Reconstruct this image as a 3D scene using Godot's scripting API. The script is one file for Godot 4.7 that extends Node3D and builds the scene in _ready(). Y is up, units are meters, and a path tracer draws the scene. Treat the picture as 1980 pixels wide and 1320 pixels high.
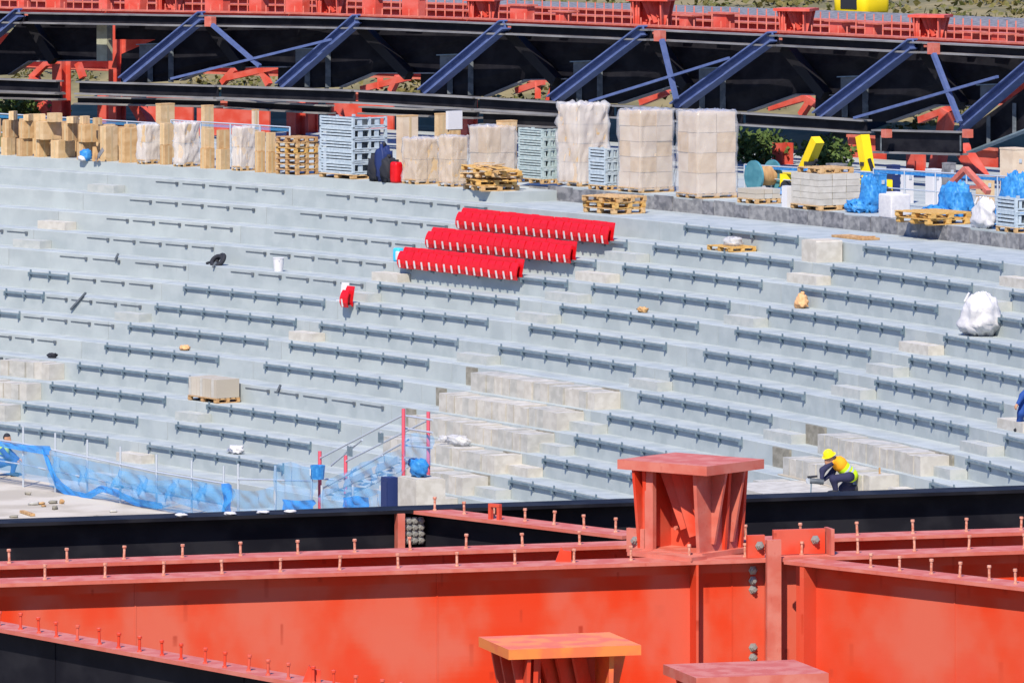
extends Node3D
# pixels of the photograph (1980 x 1320) give directions; distances come from the bowl, the decks and the girder level
const F := 14000.0
const YH := -486.8
const CAM := 30.0
const XC := -108.25
const ZC := 116.79
const R0 := 131.99
const TR := 0.85
const RI := 0.4845
const HH := 11.657
const KAP := -0.00043663
var used := {}
var boxes := {}
var M := {}
var rng := RandomNumberGenerator.new()
var noise := FastNoiseLite.new()

# ---------- where things are ----------
func P(x, y, z): return Vector3((x - 990.0) * z / F, CAM - (y - YH) * z / F, -z)
func lev(x, y, h): return P(x, y, h * F / (y - YH))
func phi(x, r):
	var q = (x - 990.0) / F
	return atan(q) + asin((q * ZC - XC) / (r * sqrt(1 + q * q)))
func zd(x, r): return ZC + r * cos(phi(x, r))
func cyl(x, y, r): return P(x, y, zd(x, r))
func bowl(r, p, h): return Vector3(XC + r * sin(p), CAM - h, -(ZC + r * cos(p)))
func face(p): return Basis(Vector3(cos(p), 0, sin(p)), Vector3.UP, Vector3(-sin(p), 0, cos(p)))
func riser(k): return R0 - k * TR + 0.06
func tread(k): return HH + (k + 1) * RI - 0.05     # depth of tread k under the camera
func px(n, z): return n * z / F
# a spot on tread k under pixel column x, d metres behind its front edge
func spot(k, x, d = 0.42, up = 0.0):
	var r = riser(k + 1) + d
	var p = phi(x, r)
	return Transform3D(face(p), bowl(r, p, tread(k) - up))

# ---------- nodes ----------
func numbered(n):
	if not used.has(n):
		used[n] = 0
		return n
	used[n] += 1
	return "%s_%03d" % [n, used[n]]
func thing(called, label, category, xf = Transform3D.IDENTITY, group = "", kind = ""):
	var o = Node3D.new()
	o.name = numbered(called)
	add_child(o)
	o.transform = xf
	tag(o, label, category, group, kind)
	return o
func tag(o, label, category, group = "", kind = ""):
	if label: o.set_meta("label", label)
	if category: o.set_meta("category", category)
	if group: o.set_meta("group", group)
	if kind: o.set_meta("kind", kind)
	return o
func world_of(o):
	var t = Transform3D.IDENTITY
	while o != self and o != null:
		t = o.transform * t
		o = o.get_parent()
	return t
func put(mesh, called, m, parent, xf = Transform3D.IDENTITY, world = false):
	var o = MeshInstance3D.new()
	o.mesh = mesh
	o.material_override = m
	if parent == self:
		o.name = numbered(called)
	else:
		o.name = called
	parent.add_child(o, true)
	o.transform = (world_of(parent).affine_inverse() * xf) if world else xf
	return o
func box_mesh(s):
	var key = "%.3f %.3f %.3f" % [s.x, s.y, s.z]
	if not boxes.has(key):
		var b = BoxMesh.new()
		b.size = s
		boxes[key] = b
	return boxes[key]
func bx(parent, called, m, at, size, turn = Basis.IDENTITY):
	return put(box_mesh(size), called, m, parent, Transform3D(turn, at))
# box between two points; w across, h upward
func along(a, b, up = Vector3.UP):
	var z = (b - a).normalized()
	var x = up.cross(z)
	if x.length() < 0.01: x = Vector3.RIGHT.cross(z)
	x = x.normalized()
	return Transform3D(Basis(x, z.cross(x), z), (a + b) / 2)
func beam(parent, called, m, a, b, w, h, world = true, up = Vector3.UP):
	return put(box_mesh(Vector3(w, h, a.distance_to(b))), called, m, parent, along(a, b, up), world)
func rod(parent, called, m, a, b, r, world = true, sides = 8):
	var key = "rod %.3f %.3f %d" % [r, a.distance_to(b), sides]
	if not boxes.has(key):
		var c = CylinderMesh.new()
		c.top_radius = r
		c.bottom_radius = r
		c.height = a.distance_to(b)
		c.radial_segments = sides
		c.rings = 1
		boxes[key] = c
	var t = along(a, b, Vector3.UP)
	t.basis = Basis(t.basis.x, t.basis.z, -t.basis.y)
	return put(boxes[key], called, m, parent, t, world)
func tri(st, a, b, c):
	var n = (c - a).cross(b - a).normalized()
	for v in [a, b, c]:
		st.set_normal(n)
		st.add_vertex(v)
func quad(st, a, b, c, d):
	tri(st, a, b, c)
	tri(st, a, c, d)
# a flat outline (2D) given depth along d
func prism(outline: PackedVector2Array, pts, d):
	var st = SurfaceTool.new()
	st.begin(Mesh.PRIMITIVE_TRIANGLES)
	var idx = Geometry2D.triangulate_polygon(outline)
	for i in range(0, idx.size(), 3):
		tri(st, pts[idx[i]], pts[idx[i + 1]], pts[idx[i + 2]])
		tri(st, pts[idx[i]] + d, pts[idx[i + 2]] + d, pts[idx[i + 1]] + d)
	for i in pts.size():
		var j = (i + 1) % pts.size()
		quad(st, pts[i], pts[j], pts[j] + d, pts[i] + d)
	return st.commit()
func plate(outline, thick):    # outline in local x, y; thickness along z, centred
	var o = PackedVector2Array(outline)
	var pts = []
	for v in o: pts.append(Vector3(v.x, v.y, thick / 2))
	return prism(o, pts, Vector3(0, 0, -thick))
# plate whose outline is read from pixels at bowl radius r
func px_plate(parent, called, m, outline, r, thick):
	var o = PackedVector2Array()
	var pts = []
	var c = 0.0
	for v in outline: c += v[0] / outline.size()
	var p = phi(c, r)
	for v in outline:
		o.append(Vector2(v[0], -v[1]))
		pts.append(cyl(v[0], v[1], r))
	return put(prism(o, pts, Vector3(sin(p), 0, -cos(p)) * thick), called, m, parent, Transform3D.IDENTITY, true)
# rounded, crumpled solid: e1 = 1 round .. 0.2 boxy
func blob(size, e, amp, seed_, nu = 18, nv = 12, freq = 3.0, flat_base = true):
	var st = SurfaceTool.new()
	st.begin(Mesh.PRIMITIVE_TRIANGLES)
	st.set_smooth_group(0)
	var g = []
	noise.seed = seed_
	noise.frequency = 1.0
	for j in nv + 1:
		var v = -PI / 2 + PI * j / nv
		var row = []
		for i in nu:
			var u = TAU * i / nu
			var cv = sgn_pow(cos(v), e)
			var d = Vector3(cv * sgn_pow(cos(u), e), sgn_pow(sin(v), e), cv * sgn_pow(sin(u), e))
			var k = 1.0 + amp * noise.get_noise_3d(d.x * freq, d.y * freq, d.z * freq) * 2.0 - amp * .7 * abs(noise.get_noise_3d(d.x * freq * 1.9 + 5.0, d.y * freq * .8, d.z * freq * 1.9))
			var q = Vector3(d.x * size.x * 0.5 * k, d.y * size.y * 0.5 * k, d.z * size.z * 0.5 * k)
			q.y += size.y / 2
			if flat_base and q.y < 0.06 * size.y: q.y = 0.0
			row.append(q)
		g.append(row)
	for j in nv:
		for i in nu:
			var a = g[j][i]; var b = g[j][(i + 1) % nu]; var c = g[j + 1][(i + 1) % nu]; var d2 = g[j + 1][i]
			for w in [a, b, c, a, c, d2]: st.add_vertex(w)
	st.generate_normals()
	return st.commit()
# slumped cloth: a blob that narrows and leans upward
func slump(size, taper, lean, amp, sd, freq = 1.4, e = .75):
	var m = blob(size, e, amp, sd, 36, 24, freq)
	var a = m.surface_get_arrays(0)
	var v = a[Mesh.ARRAY_VERTEX]
	var st = SurfaceTool.new()
	st.begin(Mesh.PRIMITIVE_TRIANGLES)
	st.set_smooth_group(0)
	noise.seed = sd + 9
	for p in v:
		var h = clamp(p.y / size.y, 0.0, 1.2)
		var k = 1.0 - taper * h
		var fold = 1.0 + .10 * sin(atan2(p.z, p.x) * 7.0 + h * 3.0 + noise.get_noise_2d(h * 3.0, sd) * 4.0) * (1.0 - abs(h - .55))
		st.add_vertex(Vector3(p.x * k * fold + lean * h * size.x, p.y * (1.0 + .10 * noise.get_noise_2d(p.x * 5.0, p.z * 5.0)), p.z * k * fold))
	st.generate_normals()
	return st.commit()
func sgn_pow(x, e): return sign(x) * pow(abs(x), e)
func lathe(profile, n = 12):
	var st = SurfaceTool.new()
	st.begin(Mesh.PRIMITIVE_TRIANGLES)
	for j in profile.size() - 1:
		for i in n:
			var a = TAU * i / n; var b = TAU * (i + 1) / n
			var p = profile[j]; var q = profile[j + 1]
			quad(st, Vector3(p.x * cos(a), p.y, p.x * sin(a)), Vector3(p.x * cos(b), p.y, p.x * sin(b)), Vector3(q.x * cos(b), q.y, q.x * sin(b)), Vector3(q.x * cos(a), q.y, q.x * sin(a)))
	return st.commit()

# ---------- materials ----------
func lin(r, g, b): return Color(r, g, b).linear_to_srgb()
func tex(a: Color, b: Color, seed_, freq, oct = 4, lo = 0.3, hi = 0.7, stretch = 1.0, spots = []):
	var n = FastNoiseLite.new()
	n.seed = seed_
	n.frequency = freq
	n.fractal_octaves = oct
	n.noise_type = FastNoiseLite.TYPE_SIMPLEX_SMOOTH
	var s = 256
	var src = n.get_seamless_image(s, s, false, false, 0.2, true)
	var out = Image.create(s, s, true, Image.FORMAT_RGB8)
	for y in s:
		for x in s:
			var v = src.get_pixel(x, int(y / stretch) % s).r
			out.set_pixel(x, y, a.lerp(b, smoothstep(lo, hi, v)))
	var rg = RandomNumberGenerator.new()
	rg.seed = seed_
	if spots.size():      # thin runs: [count, colour, strength, longest]
		for i in spots[0]:
			var x = rg.randi() % s; var y0 = rg.randi() % s; var l = rg.randi_range(3, spots[3]); var w = rg.randi_range(1, 2)
			var f = rg.randf_range(.3, 1.0) * spots[2]
			for y in l:
				for dx in w:
					var q = Vector2i((x + dx) % s, (y0 + y) % s)
					out.set_pixelv(q, out.get_pixelv(q).lerp(spots[1], f * (1.0 - .6 * y / l)))
	out.generate_mipmaps()
	return ImageTexture.create_from_image(out)
func mat(called, a: Color, b: Color, rough, scale = 1.0, seed_ = 1, freq = 0.02, lo = 0.3, hi = 0.7, stretch = 1.0, spots = []):
	var m = StandardMaterial3D.new()
	m.albedo_texture = tex(a, b, seed_, freq, 5, lo, hi, stretch, spots)
	m.uv1_triplanar = true
	m.uv1_world_triplanar = true
	m.uv1_scale = Vector3.ONE * scale
	m.roughness = rough
	m.metallic_specular = 0.4
	M[called] = m
	return m
func plain(called, c: Color, rough, metal = 0.0, alpha = 1.0):
	var m = StandardMaterial3D.new()
	m.albedo_color = c
	m.roughness = rough
	m.metallic = metal
	m.metallic_specular = 0.4
	if alpha < 1.0:
		m.transparency = BaseMaterial3D.TRANSPARENCY_ALPHA
		m.albedo_color.a = alpha
		m.cull_mode = BaseMaterial3D.CULL_DISABLED
	M[called] = m
	return m
func materials():
	mat("concrete", lin(.325, .37, .378), lin(.385, .43, .435), .9, .23, 3, .012, .3, .7, 1.0, [70, lin(.26, .28, .27), .22, 34])
	mat("concrete_b", lin(.315, .362, .374), lin(.375, .42, .428), .9, .31, 5, .015, .3, .7, 1.0, [60, lin(.25, .27, .26), .22, 30])
	mat("concrete_c", lin(.34, .383, .388), lin(.395, .44, .44), .9, .27, 8, .013, .3, .7, 1.0, [50, lin(.27, .28, .26), .22, 40])
	mat("block", lin(.44, .42, .37), lin(.53, .51, .46), .95, .6, 11, .02)
	mat("block_b", lin(.40, .385, .345), lin(.49, .475, .43), .95, .5, 12, .02)
	mat("step", lin(.36, .39, .38), lin(.43, .45, .43), .95, .5, 10, .02)
	mat("block_c", lin(.36, .36, .33), lin(.46, .455, .42), .95, .55, 58, .02)
	mat("block_dark", lin(.19, .18, .145), lin(.28, .265, .22), .95, .7, 13, .02)
	mat("panel_dark", lin(.11, .115, .13), lin(.25, .25, .26), .9, .5, 14, .03)
	mat("panel_mid", lin(.15, .155, .165), lin(.29, .29, .29), .9, .5, 57, .03)
	mat("sandy", lin(.40, .36, .29), lin(.52, .475, .40), .95, .13, 15, .012)
	mat("steel", lin(.13, .19, .23), lin(.20, .26, .30), .5, .6, 16, .02)
	M.steel.metallic = .2
	mat("steel_dark", lin(.07, .085, .10), lin(.12, .14, .16), .55, .6, 17, .02)
	mat("black", lin(.008, .008, .012), lin(.018, .018, .023), .6, .5, 18, .012)
	M.black.metallic_specular = .2
	mat("flange_lit", lin(.13, .13, .14), lin(.26, .26, .26), .7, .12, 55, .02)  # sunlit highlight of the black truss flanges, painted in as paler grey
	plain("black_deep", lin(.005, .005, .008), .7)
	mat("blue", lin(.07, .105, .25), lin(.10, .14, .30), .45, .6, 19, .02)
	mat("red", lin(.60, .046, .016), lin(.56, .10, .06), .5, .3, 20, .02, .3, .7, 1.0, [60, lin(.2, .02, .012), .6, 8])
	mat("red_flange", lin(.49, .11, .075), lin(.54, .18, .135), .6, .5, 21, .03, .25, .75, 1.0, [120, lin(.34, .05, .03), .5, 6])
	mat("red_web", lin(.60, .040, .010), lin(.55, .115, .072), .55, .22, 22, .016, .25, .75, 1.6, [46, lin(.22, .02, .010), .7, 12])
	M.red_web.metallic_specular = .22
	mat("red_far", lin(.55, .065, .04), lin(.60, .13, .10), .6, .3, 23, .02)
	mat("orange_top", lin(.75, .22, .05), lin(.70, .14, .06), .5, .6, 24, .02)
	mat("seat_red", lin(.56, .004, .008), lin(.62, .008, .013), .38, 1.0, 25, .02)
	plain("white", lin(.62, .62, .63), .6)
	mat("carton", lin(.47, .29, .13), lin(.58, .39, .20), .85, .7, 26, .02)
	mat("carton_b", lin(.52, .36, .19), lin(.60, .44, .26), .85, .7, 27, .02)
	mat("carton_c", lin(.40, .25, .12), lin(.50, .33, .17), .85, .7, 28, .02)
	mat("carton_pale", lin(.56, .44, .32), lin(.64, .53, .40), .85, .5, 29, .02)
	plain("tape", lin(.50, .38, .22), .3)
	plain("film", lin(.72, .72, .72), .25, 0, .28)
	plain("film_thick", lin(.72, .72, .72), .3, 0, .46)
	mat("wood", lin(.46, .29, .13), lin(.62, .43, .22), .8, 1.0, 30, .03, .3, .7, 4.0)
	mat("wood_b", lin(.36, .20, .09), lin(.52, .33, .15), .8, 1.0, 31, .03, .3, .7, 4.0)
	mat("wood_yellow", lin(.52, .30, .08), lin(.62, .40, .14), .8, 1.0, 32, .03)
	mat("crate", lin(.36, .44, .50), lin(.48, .56, .61), .5, 1.0, 33, .03)
	mat("crate_green", lin(.33, .43, .44), lin(.46, .55, .55), .5, 1.0, 34, .03)
	plain("hole", lin(.02, .022, .03), .8)
	mat("bag_white", lin(.52, .52, .545), lin(.60, .60, .61), .7, 1.0, 35, .03)
	mat("bag_orange", lin(.60, .33, .15), lin(.70, .43, .22), .8, 1.0, 36, .03)
	plain("net", lin(.07, .34, .66), .7, 0, .32)
	plain("net_thick", lin(.03, .25, .68), .6, 0, .88)
	mat("tarp", lin(.02, .17, .47), lin(.06, .29, .62), .5, 1.0, 37, .03)
	plain("galv", lin(.52, .57, .62), .4, .3)
	plain("pink_post", lin(.62, .10, .14), .5)
	plain("navy", lin(.015, .03, .12), .6)
	plain("yellow", lin(.80, .60, .01), .4)
	plain("bolt", lin(.36, .36, .33), .35, .5)
	mat("stud", lin(.46, .16, .10), lin(.60, .33, .24), .6, 2.0, 56, .05)
	plain("cyan", lin(.05, .5, .75), .5)
	mat("ground", lin(.20, .17, .12), lin(.30, .26, .19), .95, .05, 38, .02)
	mat("hill", lin(.13, .12, .06), lin(.24, .20, .10), .95, .08, 39, .02)
	mat("leaf", lin(.045, .085, .02), lin(.10, .15, .035), .8, .8, 40, .03)
	mat("leaf_olive", lin(.10, .10, .03), lin(.20, .17, .07), .8, .8, 41, .03)
	mat("olive_plate", lin(.28, .29, .21), lin(.36, .37, .28), .7, .6, 42, .02)
	mat("teal", lin(.05, .20, .26), lin(.09, .28, .34), .5, .6, 43, .02)
	M.leaf_olive.vertex_color_use_as_albedo = true
	for k in ["leaf", "leaf_olive"]:
		M[k].cull_mode = BaseMaterial3D.CULL_DISABLED
		M[k].backlight_enabled = true
		M[k].backlight = Color(.1, .14, .03)

func _ready():
	rng.seed = 7
	# ----- camera, sky, sun -----
	var cam = Camera3D.new()
	cam.name = "camera"
	add_child(cam)
	cam.position = Vector3(0, CAM, 0)
	cam.projection = Camera3D.PROJECTION_FRUSTUM
	cam.near = 1.0
	cam.far = 4000.0
	cam.size = 1320.0 / F
	cam.frustum_offset = Vector2(0, -(660.0 - YH) / F)
	cam.keep_aspect = Camera3D.KEEP_HEIGHT
	cam.current = true
	var env = Environment.new()
	env.background_mode = Environment.BG_SKY
	var sky_mat = ProceduralSkyMaterial.new()
	sky_mat.sky_top_color = Color(.24, .44, .78)
	sky_mat.sky_horizon_color = Color(.70, .79, .88)
	sky_mat.sky_curve = 0.12
	sky_mat.ground_bottom_color = Color(.35, .31, .27)
	sky_mat.ground_horizon_color = Color(.62, .62, .60)
	sky_mat.sky_energy_multiplier = 1.0
	var sky = Sky.new()
	sky.sky_material = sky_mat
	env.sky = sky
	env.tonemap_mode = Environment.TONE_MAPPER_LINEAR
	env.tonemap_exposure = 1.38
	env.sdfgi_enabled = true
	env.ssao_enabled = true
	env.ssil_enabled = true
	var we = WorldEnvironment.new()
	we.name = "environment"
	we.environment = env
	add_child(we)
	var sun = DirectionalLight3D.new()
	sun.name = "sun"
	sun.light_energy = 1.5
	sun.light_color = Color(1.0, .955, .89)
	sun.light_angular_distance = 0.5
	sun.shadow_enabled = true
	add_child(sun)
	var el = deg_to_rad(46.5)
	var az = deg_to_rad(-13.0)
	var s = Vector3(sin(az) * cos(el), sin(el), cos(az) * cos(el))
	sun.look_at_from_position(s * 100, Vector3.ZERO)
	materials()
	terrain()
	stand()
	far_steel()
	near_steel()
	rails()
	seats()
	deck_goods()
	stand_goods()
	lower_walk()
	people()

# ---------- terrain and the stand ----------
func arc_solid(p0, p1, sect, step = 0.009):   # sect: list of [r, h] corners in order, swept along the bowl
	var st = SurfaceTool.new()
	st.begin(Mesh.PRIMITIVE_TRIANGLES)
	var n = max(1, int(ceil((p1 - p0) / step)))
	var rings = []
	for i in n + 1:
		var p = lerp(p0, p1, float(i) / n)
		var ring = []
		for c in sect: ring.append(bowl(c[0], p, c[1]))
		rings.append(ring)
	var m = sect.size()
	for i in n:
		for j in m:
			var q = (j + 1) % m
			quad(st, rings[i][j], rings[i + 1][j], rings[i + 1][q], rings[i][q])
	var o = PackedVector2Array()
	for c in sect: o.append(Vector2(c[0], c[1]))
	var idx = Geometry2D.triangulate_polygon(o)
	for i in range(0, idx.size(), 3):
		tri(st, rings[0][idx[i]], rings[0][idx[i + 1]], rings[0][idx[i + 2]])
		tri(st, rings[n][idx[i]], rings[n][idx[i + 2]], rings[n][idx[i + 1]])
	return st.commit()

func terrain():
	var g = PlaneMesh.new()
	g.size = Vector2(6000, 6000)
	tag(put(g, "ground", M.ground, self, Transform3D(Basis.IDENTITY, Vector3(0, 0, -900))), "", "", "", "structure")
	var d = [[150.0, 30.0], [150.0, 12.4], [158.0, 12.2], [166.0, 10.2], [178.0, 8.8], [200.0, 7.2], [240.0, 4.0], [300.0, 3.0], [300.0, 30.0]]
	tag(put(arc_solid(deg_to_rad(20), deg_to_rad(85), d, .03), "hillside", M.hill, self), "", "", "", "structure")
	# scrub on the hillside: uncountable
	var mm = MultiMesh.new()
	mm.transform_format = MultiMesh.TRANSFORM_3D
	mm.use_colors = true
	mm.mesh = tuft(1)
	var spots = []
	for i in 2600:
		var p = deg_to_rad(rng.randf_range(30, 62))
		var r = rng.randf_range(160, 236)
		var h = hill_h(r)
		var k = rng.randf_range(.5, 1.3)
		spots.append(Transform3D(Basis.from_euler(Vector3(0, rng.randf() * TAU, 0)).scaled(Vector3.ONE * k), bowl(r, p, h + .1)))
	mm.instance_count = spots.size()
	for i in spots.size():
		mm.set_instance_transform(i, spots[i])
		var w = rng.randf()
		mm.set_instance_color(i, Color(.6 + .5 * w, .75 + .25 * w, .5 + .4 * w))
	var o = MultiMeshInstance3D.new()
	o.multimesh = mm
	o.material_override = M.leaf_olive
	o.name = "scrub"
	add_child(o)
	tag(o, "dry olive scrub covering the bank behind the red steelwork", "scrub", "", "stuff")
	# green bushes seen under the truss
	for b in [[30, 205, 2.2], [62, 208, 2.4], [1445, 285, 2.3], [1478, 288, 2.0], [1600, 300, 1.7]]:
		bush(b[0], b[1], b[2])
func hill_h(r):
	var d = [[150.0, 12.4], [158.0, 12.2], [166.0, 10.2], [178.0, 8.8], [200.0, 7.2], [240.0, 4.0], [300.0, 3.0]]
	for i in d.size() - 1:
		if r <= d[i + 1][0]: return lerp(d[i][1], d[i + 1][1], (r - d[i][0]) / (d[i + 1][0] - d[i][0]))
	return 3.0
func tuft(sd, n = 46, size = 1.0):
	var r = RandomNumberGenerator.new()
	r.seed = sd
	var st = SurfaceTool.new()
	st.begin(Mesh.PRIMITIVE_TRIANGLES)
	for i in n:
		var d = Vector3(r.randfn(), abs(r.randfn()) * .8 + .1, r.randfn()) * .33 * size
		var a = Vector3(r.randfn(), r.randfn(), r.randfn()).normalized() * .17 * size
		var b = Vector3(r.randfn(), r.randfn(), r.randfn()).normalized() * .17 * size
		tri(st, d, d + a, d + b)
		tri(st, d + a, d + a + b * .8, d + b)
	return st.commit()
func bush(x, y, w):
	var r = 146.0
	var p = phi(x, r)
	var base = bowl(r, p, 12.1)
	var t = thing("bush", "leafy green bush growing under the black truss", "bush", Transform3D(face(p), base), "green bushes beneath the truss")
	var top = CAM - (y - YH) * zd(x, r) / F + .5
	var h = max(1.2, top - base.y)
	rod(t, "trunk", M.wood_b, Vector3(0, 0, 0), Vector3(0, h * .6, 0), .07, false)
	var st = SurfaceTool.new()
	st.begin(Mesh.PRIMITIVE_TRIANGLES)
	for i in 700:
		var d = Vector3(rng.randfn(), rng.randfn(), rng.randfn())
		d = d.normalized() * pow(rng.randf(), .5)
		var c = Vector3(d.x * w * .5, h * .58 + d.y * h * .42, d.z * w * .5)
		var a = Vector3(rng.randfn(), rng.randfn(), rng.randfn()).normalized() * .11
		var b = Vector3(rng.randfn(), rng.randfn(), rng.randfn()).normalized() * .11
		tri(st, c, c + a, c + b)
		tri(st, c + a, c + a + b, c + b)
	put(st.commit(), "crown", M.leaf, t)

const JOINTS = [43.6, 47.4, 51.05, 54.75, 58.5, 62.38, 66.34, 70.33, 74.3, 78.3]
var stand_node
func th(p, k): return deg_to_rad(p) + KAP * (k - 6)
func stand():
	stand_node = thing("grandstand", "pale grey curved concrete terrace of stepped rows without most seats", "stand")
	var mats = [M.concrete, M.concrete_b, M.concrete_c]
	for k in range(1, 18):
		for j in JOINTS.size() - 1:
			if k > 14 and JOINTS[j] < 58: continue
			var gap = .00006
			var a = th(JOINTS[j], k) + gap
			var b = th(JOINTS[j + 1], k) - gap
			var top = tread(k - 1)
			var f = riser(k)
			var s = [[f, top + .012], [f + .012, top], [riser(k - 1) + .08, top], [riser(k - 1) + .08, top + RI + .5], [f, top + RI + .5]]
			if k == 1: s = [[f, top + .012], [f + .012, top], [150.2, top], [150.2, top + 1.2], [f, top + 1.2]]
			put(arc_solid(a, b, s), "terrace_unit", mats[(k * 7 + j * 5 + (k * j) % 3) % 3], stand_node)
	# half-height stair blocks in each aisle
	var aisle = [47.4, 51.05, 54.75, 58.5, 62.38, 66.34, 70.33]
	for k in range(1, 16):
		for j in aisle.size():
			if k > 14 and aisle[j] < 58: continue
			if aisle[j] == 58.5 and k > 7: continue
			if rng.randf() < (.3 if j > 2 and k > 4 else .6): continue
			var w = rng.randf_range(.0053, .0062)
			if j < 3: w *= .8
			var c = th(aisle[j], k) + .0015
			var r = riser(k)
			var h = tread(k)
			var s = [[r - .42, h - .22], [r - .008, h - .22], [r - .008, h + .05], [r - .42, h + .05]]
			put(arc_solid(c - w, c + w, s), "stair_block", M.block if (k + j) % 3 == 0 else M.step, stand_node)
	# courses of loose pale blocks filling the rows below
	for c in [[10, 1475, 1560], [8, 925, 1166], [9, 865, 1095], [10, 806, 1038], [11, 755, 975], [12, 745, 912], [13, 735, 850], [14, 725, 800], [8, 1600, 1800], [9, 1532, 1700], [10, 0, 95], [11, -40, 50], [12, -60, 10]]:
		course(c[0], c[1], c[2])
	for c in [[8, 904, 924], [9, 846, 864], [10, 788, 805], [8, 1167, 1198], [9, 1096, 1128], [10, 1039, 1072], [11, 976, 1008], [12, 913, 948], [8, 1562, 1599], [9, 1498, 1531], [8, 1801, 1846]]:
		var k = c[0]
		var r = riser(k)
		var s = [[r - .05, tread(k - 1) + .03], [r - .004, tread(k - 1) + .03], [r - .004, tread(k) + .04], [r - .05, tread(k) + .04]]
		put(arc_solid(phi(c[1], r), phi(c[2], r), s), "dark_end_panel", M.block_dark, stand_node)  # thin, darker brown-beige panel at the end of a block course
func course(k, x0, x1):
	var r = riser(k)
	var a = phi(x0, r - .5)
	var b = phi(x1, r - .5)
	var n = int(max(1, round((b - a) * r / .38)))
	for i in n:
		var p0 = lerp(a, b, float(i) / n) + .00013
		var p1 = lerp(a, b, float(i + 1) / n) - .00013
		var j = rng.randf_range(-.025, .025)
		var hh = tread(k - 1) + .03 + rng.randf_range(0, .045)
		var dp = .74 if x0 > 300 else .5
		var s = [[r - dp + j, hh], [r - .006, hh], [r - .006, tread(k) + .04], [r - dp + j, tread(k) + .04]]
		put(arc_solid(p0, p1, s), "loose_block", [M.block, M.block_b, M.block_c][rng.randi() % 3], stand_node)

# ---------- seat rails ----------
const NTH = ["top", "first", "second", "third", "fourth", "fifth", "sixth", "seventh", "eighth", "ninth", "tenth", "eleventh", "twelfth", "thirteenth", "fourteenth"]
func bay_of(k, x):
	var a = rad_to_deg(phi(x, R0 - k * TR)) - rad_to_deg(KAP * (k - 6))
	var names = ["beyond the coil of black hose", "under the coil of black hose", "holding the single red seat", "under the lone pallet", "under the lone beige block", "under the large white sack", "past the large white sack"]
	return names[clamp(int(floor((a - 47.3) / 3.85)), 0, 6)]
func rail(k, x0, x1, bays, label, group):
	var r = R0 - k * TR
	var p0 = phi(x0, r)
	var p1 = phi(x1, r)
	var h = HH + k * RI
	var pm = (p0 + p1) / 2
	var t = thing("seat_rail", label, "seat rail", Transform3D(face(pm), bowl(r, pm, h)), group)
	put(arc_solid(p0, p1, [[r - .02, h - .02], [r + .022, h - .02], [r + .022, h + .032], [r - .02, h + .032]]), "rail_bar", M.steel, t, Transform3D.IDENTITY, true)
	for i in bays + 1:
		var p = lerp(p0, p1, (i + .02) / (bays + .04))
		var f = face(p)
		put(box_mesh(Vector3(.06, .24, .02)), "bracket_plate", M.steel, t, Transform3D(f, bowl(r + .048, p, h + .03)), true)
		put(box_mesh(Vector3(.045, .12, .09)), "bracket_arm", M.steel, t, Transform3D(f, bowl(r + .006, p, h + .045)), true)
func stud_row(k, x0, x1, n):
	var r = riser(k)
	var h = HH + k * RI + .05
	var p0 = phi(x0, r)
	var p1 = phi(x1, r)
	var pm = (p0 + p1) / 2
	var t = thing("anchor_strip", "thin steel anchor strip, " + NTH[k] + " row down, terrace bay " + bay_of(k, (x0 + x1) / 2.0), "anchor strip", Transform3D(face(pm), bowl(r, pm, h)), "anchor strips on the bare risers")
	for i in n:
		var a = lerp(p0, p1, (i + .12) / n)
		var b = lerp(p0, p1, (i + .92) / n)
		put(arc_solid(a, b, [[r - .018, h - .01], [r - .003, h - .01], [r - .003, h + .012], [r - .018, h + .012]]), "strip", M.steel_dark, t, Transform3D.IDENTITY, true)
		put(box_mesh(Vector3(.10, .08, .035)), "anchor", M.steel_dark, t, Transform3D(face(b), bowl(r - .025, b, h + .01)), true)
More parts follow.
